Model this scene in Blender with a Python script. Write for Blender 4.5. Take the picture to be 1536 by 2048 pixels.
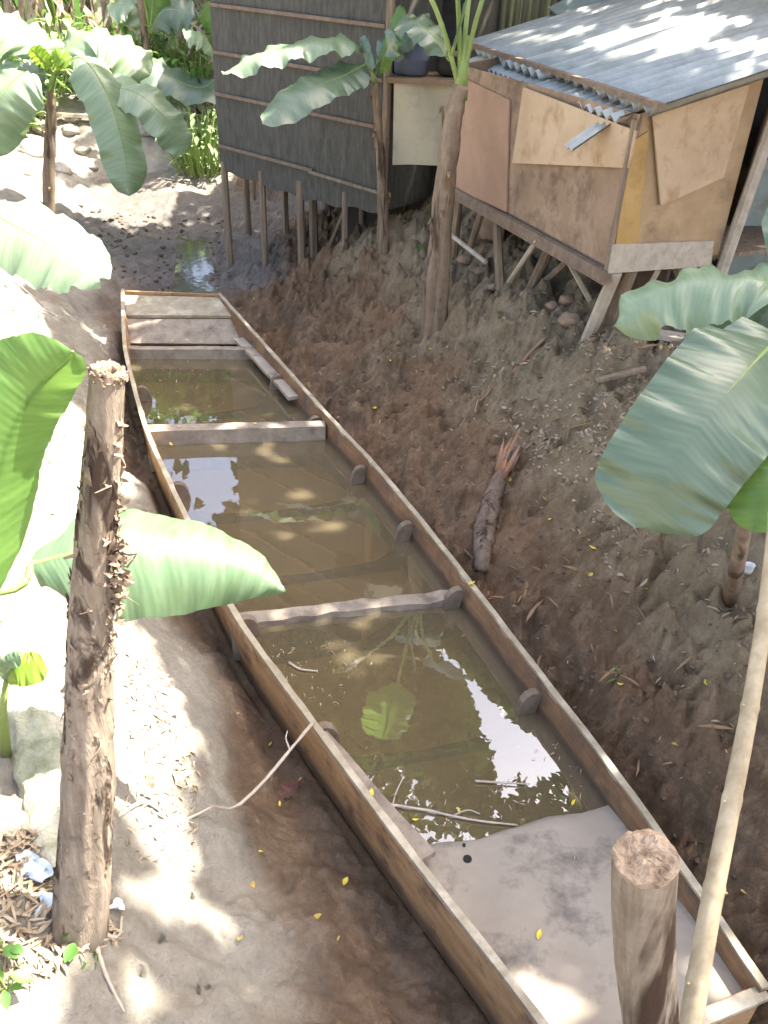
import bpy, math, random
import numpy as np
from math import radians, sin, cos, pi
from mathutils import Vector
random.seed(7); RNG = np.random.default_rng(7)
scene = bpy.context.scene
for o in list(bpy.data.objects): bpy.data.objects.remove(o)

# ------------------------------------------------------------------ camera
CAM_H = 3.0; PITCH = radians(33); ROLL = radians(3); FPX = 1700.0
F = np.array([0, cos(PITCH), -sin(PITCH)]); X0 = np.array([1, 0, 0.]); U0 = np.array([0, sin(PITCH), cos(PITCH)])
XC = cos(ROLL)*X0 + sin(ROLL)*U0; UC = -sin(ROLL)*X0 + cos(ROLL)*U0; CAM = np.array([0, 0, CAM_H])
cd = bpy.data.cameras.new('camera'); cam = bpy.data.objects.new('camera', cd); scene.collection.objects.link(cam)
from mathutils import Matrix
m3 = Matrix([[XC[i], UC[i], -F[i]] for i in range(3)])
cam.matrix_world = Matrix.Translation(Vector(CAM)) @ m3.to_4x4()
cd.sensor_fit = 'VERTICAL'; cd.sensor_height = 36; cd.lens = FPX/2048*36; cd.clip_start = .05; cd.clip_end = 600
scene.camera = cam
scene.render.resolution_x = 768; scene.render.resolution_y = 1024

# ------------------------------------------------------------------ light
SUN = np.array([.50, .17, .85]); SUN /= np.linalg.norm(SUN)
w = bpy.data.worlds.new('World'); scene.world = w; w.use_nodes = True
nt = w.node_tree; sky = nt.nodes.new('ShaderNodeTexSky'); sky.sky_type = 'NISHITA'; sky.sun_disc = False
sky.sun_elevation = math.asin(SUN[2]); sky.sun_rotation = math.atan2(SUN[0], SUN[1])
sky.dust_density = 6.0; sky.air_density = .8; sky.ozone_density = .3
nt.links.new(sky.outputs[0], nt.nodes['Background'].inputs[0]); nt.nodes['Background'].inputs[1].default_value = .15
sl = bpy.data.lights.new('sun', 'SUN'); sl.energy = 5.0; sl.angle = radians(.5); sl.color = (1, .94, .84)
so = bpy.data.objects.new('sun', sl); scene.collection.objects.link(so)
so.rotation_euler = Vector(SUN).to_track_quat('Z', 'Y').to_euler(); so.location = (8, 2, 14)
scene.view_settings.view_transform = 'Standard'; scene.view_settings.look = 'None'; scene.view_settings.gamma = 1
scene.view_settings.exposure = 2.3

# ------------------------------------------------------------------ helpers: rays through the photograph to real places
def ray(px, py): return (px-768)/FPX*XC - (py-1024)/FPX*UC + F
def Pz(px, py, z): d = ray(px, py); return CAM + d*((z-CAM_H)/d[2])
def Py(px, py, Y): d = ray(px, py); return CAM + d*(Y/d[1])
def Pd(px, py, D): return CAM + ray(px, py)*D
def proj(P):
    q = np.asarray(P) - CAM; D = q@F; D = np.where(np.abs(D) < 1e-4, 1e-4, D)
    return 768 + FPX*(q@XC)/D, 1024 - FPX*(q@UC)/D, D
def inpoly(x, y, poly):
    x = np.asarray(x); y = np.asarray(y); r = np.zeros(x.shape, bool); n = len(poly)
    for i in range(n):
        x1, y1 = poly[i]; x2, y2 = poly[(i+1) % n]
        if y1 == y2: continue
        c = ((y1 > y) != (y2 > y)) & (x < (x2-x1)*(y-y1)/(y2-y1)+x1); r ^= c
    return r
def unit(v): v = np.asarray(v, float); return v/max(np.linalg.norm(v), 1e-9)

# numpy perlin
_perm = RNG.permutation(512)
def _h2(i, j, k): return _perm[(_perm[(_perm[i & 511] + j) & 511] + k) & 511]
def pn(x, y, z=0.0):
    x = np.asarray(x, float); y = np.asarray(y, float); z = np.zeros_like(x)+z
    xi = np.floor(x).astype(int); yi = np.floor(y).astype(int); zi = np.floor(z).astype(int)
    xf = x-xi; yf = y-yi; zf = z-zi
    fd = lambda t: t*t*t*(t*(t*6-15)+10)
    u, v, w_ = fd(xf), fd(yf), fd(zf); res = 0
    for dx in (0, 1):
        for dy in (0, 1):
            for dz in (0, 1):
                hh = _h2(xi+dx, yi+dy, zi+dz)
                a = hh*(2*pi/512)*7.0; b = hh*.731
                g = np.cos(a)*(xf-dx)+np.sin(a)*(yf-dy)+np.sin(b)*(zf-dz)
                res = res + g*(u if dx else 1-u)*(v if dy else 1-v)*(w_ if dz else 1-w_)
    return res
def fbm(x, y, s, o=4, z=0.):
    r = 0; a = 1
    for i in range(o): r = r + a*pn(x*s+i*17.3, y*s-i*9.1, z); a *= .5; s *= 2.03
    return r
def sst(a, b, x): t = np.clip((x-a)/(b-a), 0, 1); return t*t*(3-2*t)

# ------------------------------------------------------------------ boat outline (plan, at the gunwale)
RG = [Pz(*q) for q in [(440,588,.10),(540,700,.02),(670,845,0),(748,925,0),(840,1035,0),(950,1175,0),(1095,1365,0),(1240,1550,0),(1310,1650,0),(1530,1968,.04)]]
LG = [Pz(*q) for q in [(243,580,.10),(246,700,.02),(288,860,0),(345,985,0),(392,1085,0),(462,1230,0),(620,1445,0),(720,1580,0),(800,1690,0),(1080,2045,.02)]]
RG.append(RG[-1]+(RG[-1]-RG[-2])*.02); LG.append(Pz(1145, 2140, .04))
def resample(P, n):
    P = np.array(P); m = len(P); out = []
    s = np.concatenate([[0], np.cumsum(np.linalg.norm(np.diff(P[:, :2], axis=0), axis=1))])
    tq = np.linspace(0, s[-1], n)
    R = np.stack([np.interp(tq, s, P[:, k]) for k in range(3)], 1)
    for _ in range(6): R[1:-1] = .5*R[1:-1] + .25*(R[:-2]+R[2:])
    return R
NB = 60
RG = resample(RG, NB); LG = resample(LG, NB)
BOATPOLY = [tuple(p[:2]) for p in RG] + [tuple(p[:2]) for p in LG[::-1]]
def polydist(x, y, P):
    d = np.full(np.shape(x), 1e9)
    for i in range(len(P)-1):
        a = P[i][:2]; b = P[i+1][:2]; ab = b-a; L = ab@ab+1e-12
        t = np.clip(((x-a[0])*ab[0]+(y-a[1])*ab[1])/L, 0, 1)
        d = np.minimum(d, np.hypot(x-a[0]-t*ab[0], y-a[1]-t*ab[1]))
    return d

# ------------------------------------------------------------------ terrain
CP = [Pz(*q) for q in [(300,540,-.35),(400,500,-.37),(220,480,-.33),(430,440,-.35),(560,430,-.34),(640,440,-.3),(250,400,-.3),(330,380,-.2),(150,400,-.12),
 (340,570,-.36),(170,620,-.2),(60,600,.25),(130,520,.1),(20,500,.4),(190,700,-.1),(130,700,.1),(80,800,.3),(100,900,.38),(200,900,.12),(60,1200,.45),(280,1250,.08),(350,1340,.0),(395,1480,.0),
 (430,1600,-.08),(200,1500,.28),(60,1500,.42),(50,1900,.45),(160,1850,.33),(300,1800,.12),(300,2040,.15),(450,1800,-.1),(560,2000,-.15),(650,1850,-.3),(500,1600,-.3),
 (430,1330,-.3),(800,2040,-.4),(540,1500,-.4),(640,1720,-.4),(900,2090,-.4),(255,960,-.36),(330,1180,-.36),(240,780,-.36),
 (480,600,-.22),(600,720,-.12),(700,820,-.1),(800,930,-.1),(900,1050,-.1),(1000,1180,-.1),(1120,1330,-.13),(1250,1500,-.16),(1380,1680,-.2),(1500,1880,-.22),(1560,2040,-.2),
 (560,575,-.14),(640,525,.0),(700,490,.28),(750,470,.55),(765,500,.48),(700,600,.12),(800,700,.18),(900,800,.2),(1000,900,.24),(1080,1000,.24),(1200,1200,.22),(1350,1400,.15),(1480,1600,.08),
 (865,650,.40),(950,700,.45),(1050,700,.62),(1150,730,.72),(1200,900,.62),(1300,1050,.55),(1450,1150,.55),(1520,1300,.4),(1000,560,.78),(1100,620,.84),(1180,665,.82),(1300,680,.86),(1400,640,.92),(1480,560,1.0),(870,420,.8),(900,480,.75),(960,480,.86),
 (1400,900,.72),(1500,800,.85)]] + [np.array(q, float) for q in [(-8,5,.6),(-8,10,.6),(-6.5,13,.35),(-6,16,.8),(-6,19,1.6),(-3.2,16,.3),(-2.5,18.5,1.3),(1.5,17,1.5),(6,12,1.5),(6,6,1.1),(6,2,.8),(-5,2,.7),(-5,0,.7),(-1.5,0,.5),(0,.2,-.1),(2.0,.3,-.1),(4,.3,.5),(4,3,.9),(0,24,2.0),(-9,24,2.2),(9,22,2.0),(-1.2,12.5,-.1),(.5,12,1.0),(-12,8,.9),(-12,16,1.4),(12,8,1.5),(-3.4,11.5,-.33),(-3.6,14.6,-.2),(-4.6,14.8,-.2)]]
CP = np.array(CP)
def _tps(P, lam):
    n = len(P); d = np.linalg.norm(P[:, None, :2]-P[None, :, :2], axis=2)
    K = np.where(d > 1e-9, d*d*np.log(d+1e-12), 0) + lam*np.eye(n)
    A = np.zeros((n+3, n+3)); A[:n, :n] = K; Q = np.c_[np.ones(n), P[:, :2]]; A[:n, n:] = Q; A[n:, :n] = Q.T
    return np.linalg.solve(A, np.r_[P[:, 2], 0, 0, 0])
TW = _tps(CP, .04)
def hbase(x, y):
    x = np.asarray(x, float); y = np.asarray(y, float); sh = x.shape; x = x.ravel(); y = y.ravel(); out = np.empty_like(x)
    for s in range(0, len(x), 40000):
        xx = x[s:s+40000]; yy = y[s:s+40000]
        cx = np.clip(xx, -13, 13); cy = np.clip(yy, -1, 25)
        r = TW[-3]+TW[-2]*cx+TW[-1]*cy
        d2 = (cx[:, None]-CP[None, :, 0])**2+(cy[:, None]-CP[None, :, 1])**2
        r = r + (.5*d2*np.log(d2+1e-12))@TW[:-3]
        far = sst(20, 34, np.hypot(xx, yy-4))
        out[s:s+40000] = np.clip(r, -.42, 3.0)*(1-far)+1.8*far
    return out.reshape(sh)
def height(x, y, detail=True):
    x = np.asarray(x, float); y = np.asarray(y, float)
    z = hbase(x, y)
    if detail:
        right = sst(-.25, .15, (x+.35)-(-.65)*(y-3.8)*1.0) # right of the boat's axis
        right = right*sst(-3, -2, x)*(1-(1-sst(-.3, -.05, z))*sst(8.2, 9.0, y))
        creek = sst(9.6, 10.4, y)*(1-sst(-.28, -.15, z))
        amp = .038 + .018*(1-right) + right*.080*(.65+.8*sst(-.25, .45, fbm(x, y, .8, 2, 2.2))) + .05*right*(1-sst(2.8, 5.0, y))*(.4+.8*sst(-.3, .3, fbm(x, y, 1.3, 2, 6.2))) + .020*creek
        amp = amp + .03*sst(3, 8, np.hypot(x, y))*(1-creek)
        lump = fbm(x, y, 2.6, 2)*.8 + np.abs(pn(x*4.7+3, y*4.7, 1.7))*1.0 + np.abs(pn(x*9.5, y*9.5+8, 4.1))*.62 + np.abs(pn(x*19., y*19., 7.7))*.42 - .36
        z = z + amp*lump*1.3
        pit = sst(.22, .48, fbm(x, y, 6.5, 2, 9.1)) # foot prints and crab holes
        z = z - pit*(.055*right+.045*creek+.004)
        z = z + .10*fbm(x, y, .9, 2, 5.0)*sst(.1, .6, z)
        for (hx, hy, hr) in HOLES:
            z = z - .09*np.exp(-((x-hx)**2+(y-hy)**2)/(hr*hr))
    ins = inpoly(x, y, BOATPOLY); d = np.minimum(polydist(x, y, RG[::4]), polydist(x, y, LG[::4]))
    d = np.where(ins, 0, d)
    lim = -.55 + sst(.0, .12, d)*.25+sst(.08, .5, d)*1.2
    nr = d < .5; din = np.minimum(polydist(x, y, RG[::4]), polydist(x, y, LG[::4]))
    z = np.where(ins, np.minimum(z, -.43-.15*sst(.03, .12, din)), np.where(nr, np.minimum(z, lim+.12), z))
    return z
HOLES = []
def ghit(px, py, detail=False):
    d = ray(px, py); t = np.linspace(.8, 40, 1600); P = CAM[None]+d[None]*t[:, None]
    z = height(P[:, 0], P[:, 1], detail); k = np.argmax(P[:, 2] < z)
    if k == 0: return P[-1]
    a, b = t[k-1], t[k]
    for _ in range(12):
        m = (a+b)/2; p = CAM+d*m
        if p[2] < height(np.array([p[0]]), np.array([p[1]]), detail)[0]: b = m
        else: a = m
    return CAM+d*b
HOLES = [(*ghit(px, py)[:2], r) for px, py, r in [(315,1870,.016),(277,1940,.014),(338,1880,.007),(392,1975,.012),(410,1960,.012),(380,1785,.008),(1110,860,.05),(300,1562,.012)]]

# ------------------------------------------------------------------ materials
def newmat(name):
    m = bpy.data.materials.new(name); m.use_nodes = True
    return m, m.node_tree, m.node_tree.nodes['Principled BSDF']
def ramp(nt, fac, stops):
    r = nt.nodes.new('ShaderNodeValToRGB'); el = r.color_ramp.elements
    while len(el) < len(stops): el.new(.5)
    for e, (p, c) in zip(el, stops): e.position = p; e.color = (*c, 1) if len(c) == 3 else c
    nt.links.new(fac, r.inputs[0]); return r.outputs[0]
def noise(nt, vec, scale, detail=5, rough=.6, dist=0.):
    n = nt.nodes.new('ShaderNodeTexNoise'); n.inputs['Scale'].default_value = scale; n.inputs['Detail'].default_value = detail
    n.inputs['Roughness'].default_value = rough; n.inputs['Distortion'].default_value = dist
    if vec: nt.links.new(vec, n.inputs['Vector'])
    return n.outputs['Fac']
def coords(nt, stretch=(1, 1, 1), kind='Object', rot=(0, 0, 0)):
    t = nt.nodes.new('ShaderNodeTexCoord'); mp = nt.nodes.new('ShaderNodeMapping'); mp.inputs['Scale'].default_value = stretch
    mp.inputs['Rotation'].default_value = rot
    nt.links.new(t.outputs[kind], mp.inputs[0]); return mp.outputs[0]
def mixc(nt, fac, a, b, mode='MIX'):
    m = nt.nodes.new('ShaderNodeMix'); m.data_type = 'RGBA'; m.blend_type = mode
    for s, v in ((m.inputs[0], fac), (m.inputs[6], a), (m.inputs[7], b)):
        if hasattr(v, 'default_value') or hasattr(v, 'is_output'): nt.links.new(v, s)
        elif isinstance(v, (int, float)): s.default_value = v
        else: s.default_value = (*v, 1)
    return m.outputs[2]
def bump(nt, bsdf, fac, strength=.5, dist=.01, prev=None):
    b = nt.nodes.new('ShaderNodeBump'); b.inputs['Strength'].default_value = strength; b.inputs['Distance'].default_value = dist
    nt.links.new(fac, b.inputs['Height'])
    if prev: nt.links.new(prev, b.inputs['Normal'])
    nt.links.new(b.outputs[0], bsdf.inputs['Normal']); return b.outputs[0]
def wood(name, c1, c2, stretch=(1, 1, 1), scale=6, rough=.75, bs=.5, bd=.006, blotch=None, spec=.3, bsc=5):
    m, nt, b = newmat(name); v = coords(nt, stretch)
    n = noise(nt, v, scale, 7, .65, .4); col = ramp(nt, n, [(.3, c1), (.7, c2)])
    if blotch:
        n2 = noise(nt, coords(nt), bsc, 5, .7); f = ramp(nt, n2, [(.5, (0, 0, 0)), (.68, (1, 1, 1))]); col = mixc(nt, f, col, blotch)
    nt.links.new(col, b.inputs['Base Color']); b.inputs['Roughness'].default_value = rough; b.inputs['Specular IOR Level'].default_value = spec
    p = bump(nt, b, n, bs, bd); bump(nt, b, noise(nt, v, scale*6, 4), bs*.5, bd*.4, p)
    return m
M = {}
# ground: dark wet mud, drier clay, pale sandy bank, driven by real masks of the place
m, nt, b = newmat('earth'); M['earth'] = m
at = nt.nodes.new('ShaderNodeAttribute'); at.attribute_name = 'earthmask'; sp = nt.nodes.new('ShaderNodeSeparateColor'); nt.links.new(at.outputs['Color'], sp.inputs[0])
v = coords(nt); n1 = noise(nt, v, 4.2, 10, .8); n2 = noise(nt, v, 45, 6, .75); n3 = noise(nt, v, 1.3, 4, .6)
mud = ramp(nt, n1, [(.28, (.058, .036, .019)), (.48, (.175, .112, .060)), (.68, (.38, .27, .165))])
mud = mixc(nt, ramp(nt, n3, [(.42, (0, 0, 0)), (.62, (1, 1, 1))]), mud, mixc(nt, .5, mud, (.30, .165, .085)))
clay = ramp(nt, n1, [(.25, (.14, .10, .053)), (.5, (.31, .235, .135)), (.75, (.50, .41, .265))])
clay = mixc(nt, ramp(nt, n2, [(.55, (0, 0, 0)), (.66, (1, 1, 1))]), clay, (.33, .28, .21))
sand = ramp(nt, n1, [(.25, (.23, .20, .16)), (.5, (.385, .35, .285)), (.75, (.53, .49, .41))])
sand = mixc(nt, ramp(nt, noise(nt, v, 2.6, 5, .7), [(.52, (0, 0, 0)), (.68, (.5, .5, .5))]), sand, (.30, .22, .135))
silt = ramp(nt, n1, [(.3, (.13, .115, .10)), (.55, (.23, .205, .18)), (.75, (.31, .28, .245))])
c = mixc(nt, sp.outputs[1], mud, clay); c = mixc(nt, sp.outputs[0], c, sand); c = mixc(nt, sp.outputs[2], c, silt)
c = mixc(nt, ramp(nt, n2, [(.25, (1, 1, 1)), (.42, (0, 0, 0))]), c, mixc(nt, .45, c, (.02, .015, .012)))
nt.links.new(c, b.inputs['Base Color'])
rr = nt.nodes.new('ShaderNodeMapRange'); nt.links.new(at.outputs['Alpha'], rr.inputs[0]); rr.inputs[3].default_value = .85; rr.inputs[4].default_value = .33
nt.links.new(rr.outputs[0], b.inputs['Roughness']); b.inputs['Specular IOR Level'].default_value = .4
p = bump(nt, b, noise(nt, v, 22, 7, .75), 1.0, .045); bump(nt, b, n2, .8, .012, p)

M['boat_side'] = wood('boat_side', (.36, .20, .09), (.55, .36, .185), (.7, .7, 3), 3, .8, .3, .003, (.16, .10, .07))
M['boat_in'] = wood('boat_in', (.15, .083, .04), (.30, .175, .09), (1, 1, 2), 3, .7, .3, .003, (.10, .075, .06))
def tide(mat, z0, z1, dark):
    nt = mat.node_tree; b = nt.nodes['Principled BSDF']; src = b.inputs['Base Color'].links[0].from_socket
    g_ = nt.nodes.new('ShaderNodeNewGeometry'); sx = nt.nodes.new('ShaderNodeSeparateXYZ'); nt.links.new(g_.outputs['Position'], sx.inputs[0])
    ad = nt.nodes.new('ShaderNodeMath'); ad.operation = 'MULTIPLY_ADD'; nt.links.new(noise(nt, coords(nt), 5, 4), ad.inputs[0]); ad.inputs[1].default_value = .09; nt.links.new(sx.outputs[2], ad.inputs[2])
    mr_ = nt.nodes.new('ShaderNodeMapRange'); mr_.inputs[1].default_value = z0+.045; mr_.inputs[2].default_value = z1+.045; mr_.inputs[3].default_value = .75; mr_.inputs[4].default_value = 0; nt.links.new(ad.outputs[0], mr_.inputs[0])
    nt.links.new(mixc(nt, mr_.outputs[0], src, dark), b.inputs['Base Color'])
    st = noise(nt, coords(nt, (2, 2, 26)), 3, 6, .7); c2 = b.inputs['Base Color'].links[0].from_socket
    nt.links.new(mixc(nt, ramp(nt, st, [(.42, (.55, .55, .55)), (.56, (0, 0, 0))]), c2, mixc(nt, .5, c2, (.05, .03, .02))), b.inputs['Base Color'])
tide(M['boat_in'], -.14, -.11, (.06, .045, .03)); tide(M['boat_side'], -.38, -.30, (.11, .08, .055))
M['gunwale'] = wood('gunwale', (.22, .185, .125), (.40, .345, .25), (1, 1, 1), 9, .75, .3, .002, (.50, .44, .33))
M['boat_mud'] = wood('boat_mud', (.245, .21, .165), (.345, .30, .245), (1, 1, 1), 2.5, .8, .35, .006, (.12, .105, .09), bsc=3.2)
M['thwart'] = wood('thwart', (.17, .14, .105), (.33, .28, .22), (1, 1, 1), 7, .7, .35, .004, (.13, .10, .08))
M['boat_floor'] = wood('boat_floor', (.30, .21, .10), (.52, .40, .22), (1, 1, 1), 2.0, .9, .3, .004, (.42, .27, .10), bsc=3)
M['rib'] = wood('rib', (.10, .075, .052), (.22, .17, .125), (1, 1, 1), 8, .7, .4, .004)
M['post'] = wood('post', (.13, .085, .05), (.42, .32, .21), (5, 5, .5), 4, .85, .8, .008, (.09, .06, .045))
M['post_top'] = wood('post_top', (.14, .09, .055), (.46, .35, .24), (1, 1, 1), 30, .9, .9, .01)
M['bark'] = wood('bark', (.19, .13, .085), (.48, .37, .27), (6, 6, .7), 4, .9, 1.0, .012, (.12, .08, .055))
M['flake'] = wood('flake', (.13, .09, .06), (.36, .28, .20), (3, 3, 3), 12, .9, .5, .004)
M['bamboo'] = wood('bamboo', (.33, .26, .15), (.54, .45, .30), (4, 4, .4), 5, .55, .25, .002, (.28, .2, .12))
M['stilt'] = wood('stilt', (.14, .105, .07), (.33, .25, .165), (5, 5, .5), 4, .85, .6, .004)
M['batten'] = wood('batten', (.14, .10, .07), (.26, .19, .13), (3, 3, 3), 5, .8, .4, .003)
M['lightwood'] = wood('lightwood', (.36, .30, .22), (.55, .48, .37), (3, 3, 3), 4, .8, .4, .004)
M['ply'] = wood('ply', (.42, .30, .19), (.54, .40, .27), (1, 1, 1), 3, .8, .15, .002, (.46, .32, .19))
M['ply_pale'] = wood('ply_pale', (.46, .325, .195), (.58, .43, .27), (1, 1, 1), 3, .8, .15, .002, (.38, .25, .14))
M['ply_pink'] = wood('ply_pink', (.33, .20, .125), (.43, .28, .18), (1, 1, 1), 3, .8, .15, .002)
M['ply_dark'] = wood('ply_dark', (.25, .165, .10), (.38, .27, .175), (1, 1, 1), 4, .85, .2, .002, (.15, .10, .065), bsc=3)
M['ply_ochre'] = wood('ply_ochre', (.36, .24, .125), (.48, .34, .19), (1, 1, 1), 4, .8, .2, .002, (.24, .16, .09), bsc=2.5)
M['ply_gold'] = wood('ply_gold', (.40, .24, .07), (.52, .34, .13), (1, 1, 1), 4, .7, .2, .002, (.33, .2, .08))
M['cream'] = wood('cream', (.55, .49, .34), (.64, .58, .42), (1, 1, 1), 2.5, .7, .1, .002, (.47, .42, .28))
M['pale_green'] = wood('pale_green', (.30, .35, .29), (.44, .49, .42), (1, 1, 1), 3, .8, .2, .003, (.30, .29, .22))
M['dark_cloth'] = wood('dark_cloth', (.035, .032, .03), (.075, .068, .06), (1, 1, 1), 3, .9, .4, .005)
M['olive'] = wood('olive', (.22, .21, .10), (.40, .37, .21), (8, 8, .4), 2, .85, .5, .01)
M['tarp'] = wood('tarp', (.16, .20, .17), (.24, .29, .25), (1, 1, 1), 3, .6, .4, .01)
M['drum'] = wood('drum', (.09, .11, .16), (.16, .18, .24), (1, 1, 1), 3, .45, .1, .002)
M['root'] = wood('root', (.20, .10, .055), (.38, .22, .13), (2, 2, 2), 6, .85, .8, .01, (.28, .23, .19))
M['stone'] = wood('stone', (.20, .18, .15), (.45, .42, .36), (1, 1, 1), 7, .85, .5, .01)
M['rubble'] = wood('rubble', (.19, .15, .10), (.42, .36, .27), (1, 1, 1), 7, .85, .5, .01)
M['moss'] = wood('moss', (.20, .22, .12), (.46, .44, .34), (1, 1, 1), 9, .95, 1.0, .03, (.50, .46, .38))
M['clod'] = wood('clod', (.07, .05, .036), (.16, .115, .08), (1, 1, 1), 9, .8, .8, .01)
M['twig'] = wood('twig', (.30, .25, .2), (.5, .44, .36), (1, 1, 1), 12, .8, .3, .002)
M['litter'] = wood('litter', (.20, .14, .085), (.52, .43, .30), (1, 1, 1), 9, .85, .2, .002)
M['yellow'] = wood('yellow', (.55, .42, .03), (.72, .60, .10), (1, 1, 1), 20, .55, .1, .001)
M['yellow_brown'] = wood('yellow_brown', (.36, .24, .05), (.55, .42, .10), (1, 1, 1), 30, .6, .1, .001)
M['plastic'] = wood('plastic', (.45, .55, .62), (.62, .70, .76), (1, 1, 1), 9, .35, .2, .002)
M['white'] = wood('white', (.62, .62, .60), (.8, .8, .78), (1, 1, 1), 9, .4, .1, .001)
M['pink'] = wood('pink', (.45, .14, .17), (.62, .28, .30), (1, 1, 1), 9, .6, .1, .001)
M['dull_red'] = wood('dull_red', (.11, .04, .035), (.22, .10, .085), (1, 1, 1), 9, .8, .3, .004)
M['trunk'] = wood('trunk', (.10, .075, .05), (.30, .23, .15), (4, 4, .6), 3, .9, .8, .02)
M['pseudo'] = wood('pseudo', (.21, .115, .055), (.42, .28, .16), (6, 6, .45), 3, .75, .7, .006, (.14, .085, .045), bsc=4)
M['hole'] = wood('hole', (.012, .01, .008), (.02, .016, .012))
M['mud_wet'] = wood('mud_wet', (.05, .035, .028), (.12, .085, .065), (1, 1, 1), 9, .5, .8, .01)
def barkmat(name, c1, c2, dark, st, sc, th, bd):
    m, nt, b = newmat(name); v = coords(nt, st); n = noise(nt, v, sc, 8, .7, .5); n2 = noise(nt, coords(nt), 14, 6, .7); n3 = noise(nt, coords(nt, (st[0]*.5, st[1]*.5, st[2]*1.2)), sc*.8, 4, .6, .8)
    c = ramp(nt, n, [(.3, c1), (.66, c2)]); c = mixc(nt, ramp(nt, n2, [(.4, (.5, .5, .5)), (.6, (0, 0, 0))]), c, mixc(nt, .5, c, dark))
    cr = ramp(nt, n3, [(th-.05, (1, 1, 1)), (th+.02, (0, 0, 0))]); c = mixc(nt, cr, c, dark); nt.links.new(c, b.inputs['Base Color']); b.inputs['Roughness'].default_value = .88; b.inputs['Specular IOR Level'].default_value = .25
    inv = nt.nodes.new('ShaderNodeMath'); inv.operation = 'SUBTRACT'; inv.inputs[0].default_value = 1; nt.links.new(cr, inv.inputs[1])
    p = bump(nt, b, n, 1.0, bd); p = bump(nt, b, inv.outputs[0], .7, bd*.8, p); bump(nt, b, n2, .6, bd*.4, p); return m
M['bark'] = barkmat('bark', (.19, .145, .10), (.42, .345, .26), (.07, .048, .033), (7, 7, .9), 3.5, .42, .016)
M['post'] = barkmat('post', (.14, .105, .07), (.38, .32, .24), (.06, .036, .022), (11, 11, .3), 1.6, .50, .008)
M['log'] = barkmat('log', (.10, .07, .05), (.25, .185, .135), (.05, .034, .026), (6, 6, 1), 4, .42, .012)
M['pseudo'] = barkmat('pseudo', (.15, .10, .062), (.34, .26, .175), (.08, .055, .038), (7, 7, .5), 2.6, .42, .008)
# reed matting wall
m, nt, b = newmat('reed'); M['reed'] = m; v = coords(nt)
wv = nt.nodes.new('ShaderNodeTexWave'); wv.wave_type = 'BANDS'; wv.bands_direction = 'X'; wv.inputs['Scale'].default_value = 30; wv.inputs['Distortion'].default_value = 3.0; wv.inputs['Detail'].default_value = 3
nt.links.new(v, wv.inputs[0]); n = noise(nt, coords(nt, (7, 7, 1.6)), 3, 7, .75)
c = ramp(nt, n, [(.3, (.060, .057, .046)), (.5, (.098, .093, .076)), (.75, (.15, .14, .112))]); c = mixc(nt, wv.outputs[1] if False else ramp(nt, wv.outputs[1], [(0, (.18, .18, .18)), (1, (0, 0, 0))]), c, mixc(nt, .6, c, (.03, .026, .022)))
nt.links.new(c, b.inputs['Base Color']); b.inputs['Roughness'].default_value = .8; b.inputs['Specular IOR Level'].default_value = .2; p = bump(nt, b, wv.outputs[1], .2, .006); bump(nt, b, n, .5, .008, p)
# corrugated roof sheet
m, nt, b = newmat('roofsheet'); M['roof'] = m; v = coords(nt); n = noise(nt, v, 4, 6, .65); n2 = noise(nt, v, 22, 5, .7)
c = ramp(nt, n, [(.3, (.27, .28, .25)), (.6, (.46, .47, .42)), (.8, (.60, .60, .54))]); c = mixc(nt, ramp(nt, n2, [(.6, (0, 0, 0)), (.75, (.7, .7, .7))]), c, (.25, .22, .18))
nt.links.new(c, b.inputs['Base Color']); b.inputs['Roughness'].default_value = .5; b.inputs['Metallic'].default_value = .0; bump(nt, b, n2, .3, .003)
# banana leaf: green upper side with parallel side veins (uv.y runs along the midrib), translucent
def shaderoof():  # roof copy with groove shade painted into the corrugation valleys
    m = M['roof'].copy(); m.name = 'roof_valley_shade'; nt = m.node_tree; b = nt.nodes['Principled BSDF']; src = b.inputs['Base Color'].links[0].from_socket
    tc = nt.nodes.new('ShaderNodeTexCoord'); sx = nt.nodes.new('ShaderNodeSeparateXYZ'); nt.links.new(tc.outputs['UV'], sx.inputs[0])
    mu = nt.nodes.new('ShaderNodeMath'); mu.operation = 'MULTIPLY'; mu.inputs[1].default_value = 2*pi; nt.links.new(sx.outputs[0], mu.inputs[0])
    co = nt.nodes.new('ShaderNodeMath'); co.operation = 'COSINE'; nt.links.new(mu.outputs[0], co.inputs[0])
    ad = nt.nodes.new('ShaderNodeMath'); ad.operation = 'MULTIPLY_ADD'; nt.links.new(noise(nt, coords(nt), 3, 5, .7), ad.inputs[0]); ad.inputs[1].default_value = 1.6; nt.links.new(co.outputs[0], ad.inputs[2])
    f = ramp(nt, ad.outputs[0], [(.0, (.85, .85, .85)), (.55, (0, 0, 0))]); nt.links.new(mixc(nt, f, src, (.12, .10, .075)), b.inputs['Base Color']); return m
M['roof_valley_shade'] = shaderoof()
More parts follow.
